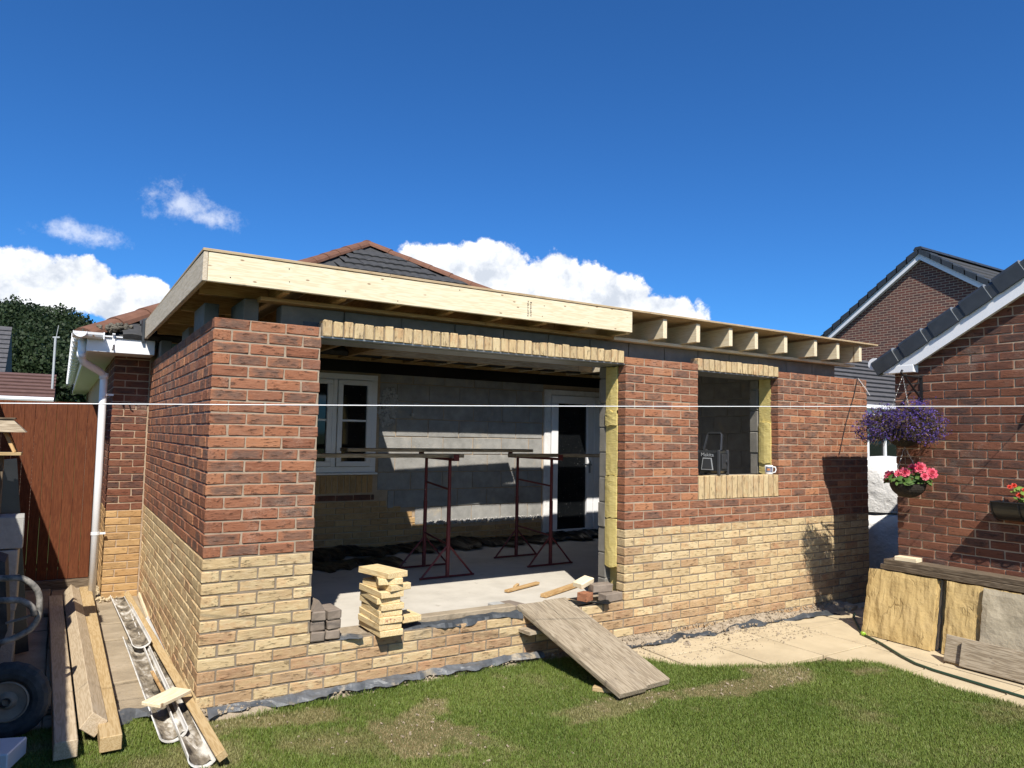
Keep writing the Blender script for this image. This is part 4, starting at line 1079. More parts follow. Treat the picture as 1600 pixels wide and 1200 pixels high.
def slab(name, cy, w, base_x, h, lean, th, mat, z=-.068, roll=0.0, **tg):
    """flag stone leaning back against the wall: bottom edge at base_x, centre cy"""
    mb = MB(); nx = 14; rg = random.Random(hash(name + str(cy)) & 0xffff)
    # rippled riven face
    vs = []; fs = []; n = nx
    ph = rg.uniform(0, 9)
    for i in range(n + 1):
        for j in range(n + 1):
            a = -w / 2 + w * i / n; b = h * j / n; e = min(i, j, n - i, n - j) == 0
            d = .006 * (math.sin(a * 17 + b * 9 + ph) * math.sin(b * 21 - a * 6 + ph * 2)) + rg.uniform(-.0015, .0015) - (.006 if e else 0)
            vs.append((-th / 2 - d * .8, a + (rg.uniform(-.004, .004) if e else 0), b + (rg.uniform(-.004, .004) if e else 0)))
    for i in range(n):
        for j in range(n): q = i * (n + 1) + j; fs.append((q, q + 1, q + n + 2, q + n + 1))
    o = len(vs)
    rim = [(i, 0) for i in range(n)] + [(n, j) for j in range(n)] + [(n - i, n) for i in range(n)] + [(0, n - j) for j in range(n)]
    for (i, j) in rim: v = vs[i * (n + 1) + j]; vs.append((th / 2 + rg.uniform(-.003, .003), v[1], v[2]))
    m = len(rim)
    for k in range(m):
        a = rim[k][0] * (n + 1) + rim[k][1]; b = rim[(k + 1) % m][0] * (n + 1) + rim[(k + 1) % m][1]; fs.append((a, b, o + (k + 1) % m, o + k))
    fs.append(tuple(range(o, o + m)))
    mb.add(vs, fs)
    W = Matrix.Translation((base_x, cy, z)) @ Matrix.Rotation(lean, 4, 'Y') @ Matrix.Rotation(roll, 4, 'X')
    return ob(name, mb, mat, None, W, **tg)

def build_right_yard():
    random.seed(31)
    slab('paving_slab', -1.085, .61, 5.565, .60, .235, .034, 'sandstone', label='large ochre sandstone flag leaning foremost at the left of the slab stack', cat='paving slab', group='slabs leaning on the right house')
    words = ('second', 'third', 'fourth')
    for k in range(3):
        slab('paving_slab', -1.10 - .012 * k, .60, 5.565 + .044 * (k + 1), .585, .215 - .02 * k, .034, 'sandstone' if k != 1 else 'grey_slab', label='%s slab of the stack behind the foremost ochre flag' % words[k], cat='paving slab', group='slabs leaning on the right house')
    slab('paving_slab', -1.76, .56, 5.575, .60, .22, .034, 'sandstone', label='narrow visible ochre flag between dark gap and grey slab', cat='paving slab', group='slabs leaning on the right house')
    slab('paving_slab', -2.08, .60, 5.535, .60, .225, .036, 'grey_slab', label='rough grey slab leaning at the right frame edge', cat='paving slab', group='slabs leaning on the right house')
    up = (-.95, 0, .3)
    beam('plank', (5.375, -1.615, .045), (5.375, -2.3, .045), .21, .035, 'old_board', up=up, label='short grey board on edge behind the front board by the slabs', cat='board')
    beam('plank', (5.335, -1.755, .04), (5.33, -2.75, .04), .205, .04, 'old_board', up=up, label='long weathered board on edge lowest in front of the slabs', cat='board')
    beam('plank', (5.782, -.885, .552), (5.775, -2.75, .552), .175, .044, 'dark_board', label='lower dark brown plank lying along the tops of the slabs', cat='plank')
    beam('plank', (5.785, -.915, .599), (5.78, -2.75, .599), .17, .044, 'dark_board', label='upper dark brown plank carrying a small pale offcut', cat='plank')
    beam('timber_offcut', (5.755, -1.01, .642), (5.775, -1.20, .642), .11, .038, 'pine', label='small pale timber offcut on the dark plank beside the brick wall', cat='timber offcut')
    # hose
    hp = [(6.2, -.30), (6.0, -.42), (5.78, -.60), (5.62, -.72), (5.53, -.80)]
    pts = [(5.50, -.845), (5.44, -.96), (5.37, -1.08), (5.28, -1.21), (5.16, -1.38), (5.07, -1.54), (5.03, -1.7), (5.015, -1.9), (5.0, -2.1), (4.985, -2.35), (4.98, -2.7), (5.1, -3.1)]
    h = empty('garden_hose', (5.3, -1.2, -.06), 'dark green garden hose with lime connector curving over the paving', 'hose')
    m = MB(); m.tube([(x, y, -.058) for x, y in pts], .0105, 8); m.smooth = True; ob('tube', m, 'hose_green', h)
    m = MB(); m.tube([(x, y, -.060) for x, y in hp], .0105, 8); m.smooth = True; ob('tube', m, 'hose_green', h)
    m = MB(); m.tube([(5.535, -.795, -.055), (5.525, -.81, -.055), (5.523, -.812, -.055), (5.512, -.828, -.055), (5.51, -.83, -.055), (5.497, -.85, -.055)], [.014, .014, .019, .019, .014, .013], 10); ob('connector', m, 'lime_plastic', h)
    # broken rubble in the shady corner
    for k, (x, y, s) in enumerate(((6.35, -.16, .09), (6.48, -.3, .07), (6.22, -.12, .05), (6.6, -.22, .11), (6.42, -.08, .06))):
        m = MB(); m.add(*cbox(s * 1.6, s, s * .6, s * .16, s * .1)); ob('rubble_lump', m, 'grey_slab', None, Matrix.Translation((x, y, -.07 + s * .28)) @ Euler((.2, .1 * k, k * 1.1)).to_matrix().to_4x4(), label=('largest flat rubble lump', 'rubble lump nearest the slabs', 'small rubble lump nearest the new wall', 'rubble lump deepest in the side gap', 'small rubble chip against the wall')[k] + ' on the shady paving', cat='rubble', group='rubble in the shady corner')
build_right_yard()

def build_bags():
    random.seed(8)
    for k, (z0, z1, lab, ox) in enumerate(((-.09, .78, 'lower white woven bulk bag in the gap beside the right house', 0), (.78, 1.46, 'upper white woven bulk bag resting on another bag', .04))):
        mb = MB(); n = 24; rows = 12; vs = []; fs = []
        for j in range(rows + 1):
            t = j / rows; z = z0 + (z1 - z0) * t
            for i in range(n):
                a = 6.283 * i / n; c, s = math.cos(a), math.sin(a); sq = .46 / max(abs(c), abs(s)); rr = (sq * .55 + .5 * .45) * (1 + .06 * math.sin(math.pi * t)) * (1 - .16 * max(0, t - .82) / .18) + .012 * math.sin(5 * a + 7 * t + k) + random.uniform(-.006, .006)
                vs.append((rr * c, rr * s, z + .03 * math.sin(3 * a + k) * t))
        for j in range(rows):
            for i in range(n): a = j * n + i; b = j * n + (i + 1) % n; fs.append((a, b, b + n, a + n))
        vs.append((0, 0, z1 + .05)); t = len(vs) - 1
        for i in range(n): fs.append((rows * n + i, rows * n + (i + 1) % n, t))
        mb.add(vs, fs); mb.smooth = True
        g = empty('bulk_bag', (8.72 + ox, .85, z0), lab, 'bulk bag', 'bulk bags in the side gap')
        W = Matrix.Translation((8.72 + ox, .85, 0)) @ Matrix.Rotation(.25 + .3 * k, 4, 'Z'); ob('sack', mb, 'bag_white', g, W)
        for sx in (-1, 1):
            for sy in (-1, 1):
                m = MB(); p = Vector((.36 * sx, .36 * sy, z1 - .08)); m.tube([p, p + Vector((.05 * sx, .0, .13)), p + Vector((-.05 * sx, .03 * sy, .15)), p + Vector((-.1 * sx, 0, .02))], .014, 5); ob('lifting_loop', m, 'bag_white', g, W)
build_bags()

# ================================================================== BACKGROUND HOUSES
def build_background():
    # tall gable far right
    H = empty('gabled_house', (24, 6.3, -.1), 'distant tall brick gable with white bargeboards and dark verge tiles', 'house')
    gx, yc, zr, T = 20.0, 6.28, 7.16, .70; hw = 3.15
    w = MB(); w.prism([(yc - hw, -.2), (yc + hw, -.2), (yc + hw, zr - hw * T - .1), (yc, zr - .1), (yc - hw, zr - hw * T - .1)], 'x', gx, gx + 9); ob('wall', w, 'far_brick', H)
    for s in (-1, 1):
        b = MB(); b.prism([(yc, zr - .19), (yc + s * (hw + .15), zr - .19 - (hw + .15) * T), (yc + s * (hw + .15), zr - (hw + .15) * T), (yc, zr)], 'x', gx - .14, gx - .02); ob('bargeboard', b, 'upvc', H)
    rf = MB(); rf.prism([(yc - hw - .3, zr - (hw + .3) * T), (yc, zr), (yc + hw + .3, zr - (hw + .3) * T), (yc + hw + .3, zr - (hw + .3) * T + .1), (yc, zr + .1), (yc - hw - .3, zr - (hw + .3) * T + .1)], 'x', gx - .05, gx + 9.2); roof = ob('roof', rf, 'roof_tile', H)
    for s in (-1, 1):
        for k in range(12):
            d = .02 + k * .30; c = MB()
            y0, y1 = yc + s * d, yc + s * (d + .33); za, zb = zr - d * T, zr - (d + .33) * T
            c.prism([(y0, za - .02), (y1, zb - .02), (y1, zb + .17), (y0, za + .12)], 'x', gx - .2, gx + .2); ob('verge_tile', c, 'verge', roof)
        for k in range(8):      # tile courses on both slopes
            d = .2 + k * .4; c = MB(); y0, y1 = yc + s * d, yc + s * (d + .42)
            c.prism([(y0, zr - d * T + .1), (y1, zr - (d + .42) * T + .1), (y1, zr - (d + .42) * T + .15), (y0, zr - d * T + .11)], 'x', gx + .21, gx + 9.2); ob('tile_course', c, 'roof_tile', roof)
    for k in range(18): c = MB(); c.prism([(yc - .14, zr + .08), (yc - .08, zr + .17), (yc + .08, zr + .17), (yc + .14, zr + .08)], 'x', gx - .2 + k * .5, gx - .2 + k * .5 + .485); ob('ridge_tile', c, 'verge', roof)
    # low bungalow with dark concrete tiles, seen through the gap
    B = empty('low_bungalow', (15.5, 6, -.1), 'low house with dark stepped tile roof seen above the wall end', 'house')
    w = MB(); w.box(11, 19.6, 5.0, 8.2, -.2, 2.5); ob('wall', w, 'far_brick', B)
    rf = MB(); rf.prism([(4.55, 2.5), (6.6, 3.9), (8.65, 2.5), (8.65, 2.42), (4.55, 2.42)], 'x', 10.6, 19.8); roof = ob('roof', rf, 'far_roof_grey', B)
    n = 11; dl = Vector((0, 2.05, 1.4)).normalized(); L = math.hypot(2.05, 1.4); nn = Vector((0, -1.4, 2.05)).normalized()
    for k in range(n):
        a = Vector((0, 4.5, 2.475)) + dl * (L * k / n); b = Vector((0, 4.5, 2.475)) + dl * (L * (k + 1) / n + .03)
        c = MB(); c.prism([((a).y, (a).z), (b.y, b.z), ((b + nn * .012).y, (b + nn * .012).z), ((a + nn * .065).y, (a + nn * .065).z)], 'x', 10.5, 19.9); ob('tile_course', c, 'far_roof_grey', roof)
    g = MB(); g.box(10.6, 19.8, 4.40, 4.48, 2.44, 2.52); ob('gutter', g, 'upvc', B); g = MB(); g.box(10.6, 19.8, 4.5, 4.53, 2.3, 2.44); ob('fascia', g, 'upvc', B)
    f = MB()
    for (x0, x1, z0, z1) in ((15.0, 16.6, 2.0, 2.08), (15.0, 16.6, 1.0, 1.08), (15.0, 15.08, 1.08, 2.0), (16.52, 16.6, 1.08, 2.0), (15.7, 15.78, 1.08, 2.0)): f.box(x0, x1, 4.95, 5.02, z0, z1)
    wf = ob('window', f, 'upvc', B); g = MB(); g.box(15.05, 16.55, 4.985, 4.992, 1.05, 2.05); ob('pane', g, 'glass', wf)
    # left: low tiled roof behind the fence
    A = empty('garage_block', (-4, 13.5, -.1), 'low brown tiled garage roof above the brown fence', 'garage')
    w = MB(); w.box(-8, -1.2, 12.3, 15, -.2, 2.2); ob('wall', w, 'far_brick', A)
    rf = MB(); rf.prism([(11.9, 2.24), (13.5, 2.80), (15.2, 2.24), (15.2, 2.2), (11.9, 2.2)], 'x', -8.2, -.93); roof = ob('roof', rf, 'far_roof', A)
    dl = Vector((0, 1.6, .56)).normalized(); L = math.hypot(1.6, .56); nn = Vector((0, -.56, 1.6)).normalized()
    for k in range(7):
        a = Vector((0, 11.86, 2.24)) + dl * (L * k / 7); b = a + dl * (L / 7 + .02); c = MB(); c.prism([(a.y, a.z), (b.y, b.z), ((b + nn * .01).y, (b + nn * .01).z), ((a + nn * .045).y, (a + nn * .045).z)], 'x', -8.2, -.92); ob('tile_course', c, 'far_roof', roof)
    g = MB(); g.tube([(-8.2, 11.82, 2.22), (-.93, 11.82, 2.22)], .045, 8); ob('gutter', g, 'upvc', A)
    # left: far house
    F = empty('distant_house', (-6, 30, -.1), 'distant grey-roofed house at the left edge below the wood', 'house')
    w = MB(); w.box(-14, -3.0, 28.6, 34, -.2, 3.4); ob('wall', w, 'far_brick', F)
    rf = MB(); rf.prism([(28.1, 3.3), (31, 5.75), (34, 3.3), (34, 3.2), (28.1, 3.2)], 'x', -14.2, -2.72); roof = ob('roof', rf, 'far_roof_grey', F)
    dl = Vector((0, 2.9, 2.45)).normalized(); L = math.hypot(2.9, 2.45); nn = Vector((0, -2.45, 2.9)).normalized()
    for k in range(12):
        a = Vector((0, 28.06, 3.3)) + dl * (L * k / 12); b = a + dl * (L / 12 + .02); c = MB(); c.prism([(a.y, a.z), (b.y, b.z), ((b + nn * .01).y, (b + nn * .01).z), ((a + nn * .06).y, (a + nn * .06).z)], 'x', -14.2, -2.70); ob('tile_course', c, 'far_roof_grey', roof)
    g = MB(); g.box(-14.2, -2.7, 27.95, 28.06, 3.2, 3.34); ob('gutter', g, 'upvc', F)
    p = empty('aerial_pole', (-.935, 12.4, 0), 'slim grey aerial pole rising above the brown fence', 'pole')
    m = MB(); m.tube([(-.97, 12.4, -.1), (-.97, 12.4, 3.5)], .022, 8); ob('mast', m, 'pole_grey', p)
    m = MB(); m.tube([(-1.02, 12.4, 3.5), (-.90, 12.4, 3.51)], .016, 6); m.tube([(-.96, 12.4, 3.5), (-.93, 12.38, 3.75)], .006, 5); ob('bracket', m, 'pole_grey', p)
    # wooded hill
    random.seed(44)
    hm = MB(); vs = []; fs = []; nx, ny = 26, 14
    for j in range(ny + 1):
        y = 36 + 60 * j / ny
        for i in range(nx + 1):
            x = -70 + 76 * i / nx; e = min(1, max(0, (4.5 - x) / 8)); z = -.15 + (4.1 * min(1, (y - 36) / 6) + 5 * max(0, (y - 44) / 50)) * e + random.uniform(-.15, .15)
            vs.append((x, y, z if j else -.3))
    for j in range(ny):
        for i in range(nx): a = j * (nx + 1) + i; fs.append((a, a + 1, a + nx + 2, a + nx + 1))
    hm.add(vs, fs); ob('hill', hm, 'bank_grass', kind='structure')
    fm = []; rn = []
    for k in range(300):
        y = 44 + 20 * (k / 299) ** .8; x = random.uniform(-20, .55 - (60 - y) * .02)
        if k % 3: x = random.uniform(-7.5, .5 - (60 - y) * .02)
        r0 = random.uniform(.9, 1.7); edge = max(0, x + 1.1 + (60 - y) * .05)
        top = 1.68 + (y + 4.77) * (.092 + .050 * (y - 44) / 20 + random.uniform(-.006, .006)) - edge * .75
        nn_ = 650
        v = rng.normal(0, 1, (nn_, 3)); v /= np.linalg.norm(v, axis=1)[:, None]; rad = rng.uniform(.55, 1.05, nn_) ** .6
        cl = 1 + .22 * np.sin(v[:, 0] * 5 + k) * np.sin(v[:, 1] * 5 + 2 * k) + .15 * np.sin(v[:, 2] * 7 + k)
        P = v * (rad * cl)[:, None] * np.array([r0, r0, r0 * 1.15]) + np.array([x, y, top - r0 * 1.15])
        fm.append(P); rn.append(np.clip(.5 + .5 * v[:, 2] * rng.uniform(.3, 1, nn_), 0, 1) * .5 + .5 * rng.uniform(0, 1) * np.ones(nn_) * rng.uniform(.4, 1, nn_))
    P = np.concatenate(fm); rr = np.concatenate(rn); n = len(P)
    a = rng.normal(0, 1, (n, 3)); a /= np.linalg.norm(a, axis=1)[:, None]; b = np.cross(a, rng.normal(0, 1, (n, 3))); b /= np.linalg.norm(b, axis=1)[:, None]
    s = rng.uniform(.06, .16, n)[:, None]
    V = np.stack([P - a * s, P + b * s * .7, P + a * s, P - b * s * .7], 1).reshape(-1, 3)
    me = bpy.data.meshes.new('woodland'); me.from_pydata(V.tolist(), [], np.arange(n * 4).reshape(-1, 4).tolist())
    at = me.attributes.new('rnd', 'FLOAT', 'POINT'); at.data.foreach_set('value', np.repeat(rr, 4).astype('f'))
    ob('woodland', me, 'woodland', label='dark green wood covering the hill at the left', cat='wood', kind='stuff')
build_background()

# ================================================================== LEFT SIDE YARD
def fence(name, label, axis, a0, a1, fixed, z0, z1, bw_, par_posts, gap=.004):
    f = empty(name, (fixed if axis == 'y' else (a0 + a1) / 2, (a0 + a1) / 2 if axis == 'y' else fixed, 0), label, 'fence')
    n = int((a1 - a0) / bw_); me = None
    for k in range(n):
        a = a0 + bw_ * (k + .5); mb = MB(); mb.add(*cbox(z1 - z0 - random.uniform(0, .004), bw_ - .0015, .014, .004, .0008))
        if me is None: me = mb.mesh('board'); me.materials.append(MATS['fence_wood'])
        off = .003 * (k % 2) + random.uniform(-.0015, .0015)
        if axis == 'x': W = Matrix.Translation((a, fixed + off, (z0 + z1) / 2)) @ Matrix.Rotation(math.pi / 2, 4, 'Z') @ Matrix.Rotation(math.pi / 2, 4, 'Y') @ Matrix.Rotation(0, 4, 'X')
        else: W = Matrix.Translation((fixed + off, a, (z0 + z1) / 2)) @ Matrix.Rotation(math.pi / 2, 4, 'Y')
        ob('board', me, 'fence_wood', f, W)
    for z in (z0 + .15, z1 - .2):
        if axis == 'x': beam('rail', (a0, fixed + .06, z), (a1, fixed + .06, z), .06, .04, 'fence_wood', f)
        else: beam('rail', (fixed - .04, a0, z), (fixed - .04, a1, z), .06, .04, 'fence_wood', f)
    for a in par_posts:
        if axis == 'x': beam('post', (a, fixed + .09, -.15), (a, fixed + .09, z1 - .02), .08, .08, 'fence_wood', f, up=(0, 1, 0))
        else: beam('post', (fixed - .09, a, -.15), (fixed - .09, a, z1 - .02), .08, .08, 'fence_wood', f, up=(1, 0, 0))
    return f

def build_left():
    random.seed(55)
    fence('garden_fence', 'dark reddish-brown close-boarded fence behind the white downpipe', 'x', -1.90, -.352, 4.6, .03, 1.965, .098, (-1.85, -.42))
    fence('boundary_fence', 'brown boundary fence running along the left side of the garden', 'y', -3.2, 4.55, -1.375, -.05, 2.0, .125, (-3, -1.2, .6, 2.4, 4.3))
    kb = MB(); kb.box(-1.9, -.36, 4.52, 4.66, -.1, .025, ch=.006); ob('gap_board', kb, 'dark_board', label='dark board standing in for the shaded gap under the brown fence', cat='gap board')  # added board, coloured dark to stand in for the shaded gap
    # gravel by the downpipe
    gv = MB()
    for k in range(420):
        s = random.uniform(.008, .02); gv.add(*cbox(s * 1.4, s, s * .8, s * .25, s * .15), Matrix.Translation((random.uniform(-.62, -.2), random.uniform(3.58, 4.3), -.045 + random.uniform(0, .02))) @ Euler((random.random(), random.random(), random.random() * 6)).to_matrix().to_4x4())
    ob('gravel', gv, 'flag', label='pale gravel at the foot of the downpipe', cat='gravel', kind='stuff')
    # three heavy timbers on bearers
    beam('timber_beam', (-.735, 3.60, .012), (-.665, -.285, .012), .108, .09, 'beam_pale', ch=.004, label='leftmost of three long timber beams lying in part shade', cat='timber beam', group='timbers on the path')
    beam('timber_beam', (-.60, 3.75, .052), (-.535, -.10, .052), .10, .10, 'beam_pale', up=(.62, 0, .78), ch=.004, label='middle timber beam turned on edge between two flat ones', cat='timber beam', group='timbers on the path')
    beam('timber_beam', (-.475, 3.95, .012), (-.46, -.31, .012), .105, .08, 'beam_wood', ch=.004, label='rightmost golden timber beam with a clean sawn end', cat='timber beam', group='timbers on the path')
    for y in (.55, 3.2): beam('bearer', (-.82, y, -.042), (-.38, y, -.042), .06, .032, 'dark_board', label='%s dark bearer under the three timber beams' % ('near' if y < 1 else 'far'), cat='timber')
    # salvaged gutter lengths full of dirt
    def trough(p0, p1, r, label, tilt=0.0):
        L = (Vector(p1) - Vector(p0)).length; mb = MB(); n = 11; vs = []; fs = []; m = 24
        for i in range(m + 1):
            x = -L / 2 + L * i / m
            for k in range(n): a = math.pi + math.pi * k / (n - 1); vs.append((x, r * math.cos(a), r * math.sin(a) * .8))
            for k in range(n): a = 2 * math.pi - math.pi * k / (n - 1); vs.append((x, (r - .006) * math.cos(a), (r - .006) * math.sin(a) * .8 + .002))
        N = 2 * n
        for i in range(m):
            for k in range(N): a = i * N + k; b = i * N + (k + 1) % N; fs.append((a, b, b + N, a + N))
        fs.append(tuple(range(N))); fs.append(tuple(m * N + k for k in reversed(range(N))))
        mb.add(vs, fs); g = ob('channel', mb, 'gutter_white')
        d = MB(); vs = []; fs = []
        for i in range(61):
            x = -L / 2 + .02 + (L - .04) * i / 60
            for k in range(9):
                a = math.pi * (1.17 + .66 * k / 8); e = .010 * max(0, math.sin(i * .7 + k * .4) + random.uniform(-.3, .9)) * (1 if 0 < k < 8 else 0)
                vs.append((x, (r - .008) * math.cos(a), (r - .008) * math.sin(a) * .8 + .003 + e))
        for i in range(60):
            for k in range(8): a = i * 9 + k; fs.append((a, a + 1, a + 10, a + 9))
        d.add(vs, fs)
        W = frame(p0, p1) @ Matrix.Rotation(tilt, 4, 'X')
        e = empty('gutter_length', W.translation, label, 'gutter', 'old gutters by the wall')
        bpy.data.objects.remove(g); ob('channel', mb, 'gutter_white', e, W); ob('silt', d, 'gutter_dirt', e, W)
    trough((-.205, 3.5, .03), (-.17, 1.45, .078), .070, 'farther dirty white gutter length lapped over the next one')
    trough((-.19, 1.9, .02), (-.158, -.31, .018), .076, 'near white gutter length with silt, left of the two at the lawn', .12)
    trough((-.085, 2.6, .012), (-.066, -.69, .005), .074, 'dirtiest gutter length reaching out on the lawn beside the plank', -.25)
    beam('plank', (-.125, 3.5, .03), (.018, -.75, .012), .052, .045, 'beam_wood', up=(-.5, 0, .85), label='long tan plank lying against the foot of the side wall', cat='plank')
    beam('timber_offcut', (-.25, -.05, .092), (-.06, .12, .096), .135, .022, 'pine', label='short pale board lying across the old gutters', cat='timber offcut')
    beam('stick', (-.165, .75, .045), (-.15, .12, .07), .022, .012, 'pine_orange', label='thin wooden lath lying in the old gutter', cat='lath')
    beam('stick', (-.035, 3.3, .06), (-.012, 2.55, -.03), .03, .016, 'pine', up=(-1, 0, .3), label='pale lath leaning at the side wall', cat='lath')
    # crumpled membrane on the lawn edge
    # concrete blocks
    for k in range(4):
        z = -.06 + .218 * k
        m = MB(); m.add(*cbox(.40 - .02 * (k % 2), .28, .213, .006, .003)); ob('concrete_block', m, 'concrete' if k > 2 else 'block', None, Matrix.Translation((-1.175 + random.uniform(-.012, .004), 1.66 + random.uniform(-.02, .02), z + .1065)) @ Matrix.Rotation(random.uniform(-.05, .05), 4, 'Z'), label=('lowest', 'second lowest', 'second highest', 'upper')[k] + ' concrete block in the stack at the left edge', cat='block', group='blocks stacked at the left')
    m = MB(); m.add(*cbox(.40, .26, .225, .006, .003)); ob('concrete_block', m, 'concrete', None, Matrix.Translation((-1.165, 1.64, .9265)) @ Matrix.Rotation(.02, 4, 'Z'), label='sunlit concrete block on top of the stack at the left edge', cat='block', group='blocks stacked at the left')
    beam('dark_panel', (-1.06, 1.95, -.05), (-1.22, 2.0, 1.42), .34, .03, 'black_plastic', up=(.2, -1, 0), label='dark panel propped up behind the concrete blocks', cat='panel')
    # bird table
    b = empty('bird_table', (-1.12, 1.5, -.05), 'small wooden bird table with grey slatted roof at the left edge', 'bird table')
    beam('post', (-1.135, 1.55, -.05), (-1.135, 1.55, 1.48), .05, .05, 'dark_board', b, up=(0, 1, 0))
    beam('tray', (-1.29, 1.55, 1.49), (-1.005, 1.55, 1.49), .24, .022, 'beam_wood', b)
    for sx in (-1.255, -1.045):
        for sy in (1.46, 1.64): beam('upright', (sx, sy, 1.5), (sx * .3 - 1.15 * .7, sy * .6 + 1.55 * .4, 1.655), .022, .022, 'pine_orange', b, up=(0, 1, 0))
    rm = MB(); v = [(-1.31, 1.40, 1.645), (-.985, 1.40, 1.645), (-.985, 1.70, 1.645), (-1.31, 1.70, 1.645), (-1.22, 1.48, 1.735), (-1.07, 1.48, 1.735), (-1.07, 1.62, 1.735), (-1.22, 1.62, 1.735)]
    rm.add(v, [(0, 1, 5, 4), (1, 2, 6, 5), (2, 3, 7, 6), (3, 0, 4, 7), (4, 5, 6, 7), (3, 2, 1, 0)]); rf = ob('roof', rm, 'old_board', b)
    rc = MB(); rc.box(-1.235, -1.055, 1.465, 1.635, 1.736, 1.748); ob('roof_cap', rc, 'dark_board', rf)
    # wheelbarrow stood up against the fence
    wb = empty('wheelbarrow', (-1.05, .4, -.05), 'upended wheelbarrow with cement-caked tube frame and pneumatic wheel', 'wheelbarrow')
    c = Vector((-.945, .24, .15)); Wt = Matrix.Translation(c) @ Euler((R(90), 0, R(-14))).to_matrix().to_4x4()
    ty = MB(); vs = []; fs = []; N, n = 40, 12
    for i in range(N):
        a = 6.283 * i / N
        for k in range(n):
            t = 6.283 * k / n; rr = .158 + .052 * math.cos(t); tread = .004 * (i % 2) if math.cos(t) > .3 else 0
            vs.append(((rr + tread) * math.cos(a), (rr + tread) * math.sin(a), .045 * math.sin(t)))
    for i in range(N):
        for k in range(n): fs.append((i * n + k, ((i + 1) % N) * n + k, ((i + 1) % N) * n + (k + 1) % n, i * n + (k + 1) % n))
    ty.add(vs, fs); wh = ob('wheel', MB().lathe([(.112, .03), (.104, .034), (.098, .02), (.05, .008), (.03, .03), (.001, .03)], 28), 'rim_metal', wb, Wt)
    ob('tyre', ty, 'rubber', wh, Wt); ob('hub', MB().lathe([(.022, .055), (.022, -.055), (.001, -.055)], 14).add([], []), 'black_iron', wh, Wt)
    rb = MB().lathe([(.112, -.03), (.104, -.034), (.098, -.02), (.05, -.008), (.001, -.01)], 28); ob('rim_back', rb, 'rim_metal', wh, Wt)
    def smooth_path(P, m=5):
        P = [Vector(p) for p in P]; out = []
        for i in range(len(P) - 1):
            p0, p1, p2, p3 = P[max(i - 1, 0)], P[i], P[i + 1], P[min(i + 2, len(P) - 1)]
            for k in range(m):
                t = k / m; out.append(.5 * ((2 * p1) + (p2 - p0) * t + (2 * p0 - 5 * p1 + 4 * p2 - p3) * t * t + (-p0 + 3 * p1 - 3 * p2 + p3) * t ** 3))
        return out + [P[-1]]
    for P in ([(-1.25, .62, .80), (-1.033, .52, .782), (-.925, .5, .775), (-.845, .5, .70), (-.827, .5, .60), (-.838, .5, .515), (-.889, .5, .455), (-1.011, .52, .405), (-1.22, .6, .36)],
              [(-1.25, .55, .66), (-1.03, .47, .662), (-.925, .45, .655), (-.865, .45, .61), (-.85, .46, .56)]):
        t = MB(); t.tube(smooth_path(P), .0185, 10); t.smooth = True; ob('frame_tube', t, 'cement_tube', wb)
    t = MB(); t.tube([(-1.22, .58, .35), (-1.03, .33, .2), (-.96, .29, .16)], .017, 8); ob('fork', t, 'cement_tube', wb)
    t = MB(); t.tube([(-.99, .5, .52), (-.9, .48, .545), (-.86, .47, .56)], .008, 6); ob('axle_bolt', t, 'steel', wb)
    tr = MB(); tr.prism([(-1.34, .10), (-1.05, .22), (-.985, .45), (-1.02, .86), (-1.34, 1.0)], 'y', .62, .95); ob('tray', tr, 'rubber', wb)
    m = MB(); m.add(*cbox(.36, .22, .09, .006)); ob('white_tub', m, 'upvc', None, Matrix.Translation((-1.045, -.12, .0)) @ Matrix.Rotation(-.35, 4, 'Z'), label='white plastic tub corner at the bottom left edge', cat='tub')
build_left()

# ================================================================== LOOSE THINGS ROUND THE OPENING
def sheet(name, path, width, mat, label, cat, hfun, nw=7, seed=1, wj=.3, side=1, am=.7):
    """crumpled sheet lying along a path; hfun(t, s) adds height"""
    rg = random.Random(seed); P = [Vector((*p, 0)) if len(p) == 2 else Vector(p) for p in path]; mb = MB(); vs = []; fs = []; out = []
    for i in range(len(P) - 1):
        m = max(2, int((P[i + 1] - P[i]).length / .03))
        for k in range(m): out.append(P[i].lerp(P[i + 1], k / m))
    out.append(P[-1]); n = len(out); a1, a2, a3 = rg.uniform(0, 9), rg.uniform(0, 9), rg.uniform(0, 9)
    for i, p in enumerate(out):
        t = (out[min(i + 1, n - 1)] - out[max(i - 1, 0)]); t.z = 0; t.normalize(); q = Vector((t.y, -t.x, 0)) * side
        w = width * (1 + wj * math.sin(i * .31 + a1) + wj * .6 * math.sin(i * .83 + a2) + rg.uniform(-.08, .08))
        for j in range(nw):
            s = j / (nw - 1); z = hfun(i / (n - 1), s) + am * (.008 * math.sin(i * .37 + s * 5 + a3) + .006 * math.sin(i * .93 - s * 8 + a1) + .004 * math.sin(i * 1.9 + s * 3 + a2) + rg.uniform(-.003, .003))
            vs.append(tuple(p + q * (w * s) + Vector((0, 0, z))))
    for i in range(n - 1):
        for j in range(nw - 1): a = i * nw + j; fs.append((a, a + 1, a + nw + 1, a + nw))
    mb.add(vs, fs)
    o = ob(name, mb, mat, label=label, cat=cat); md = o.modifiers.new('thick', 'SOLIDIFY'); md.thickness = .003; return o

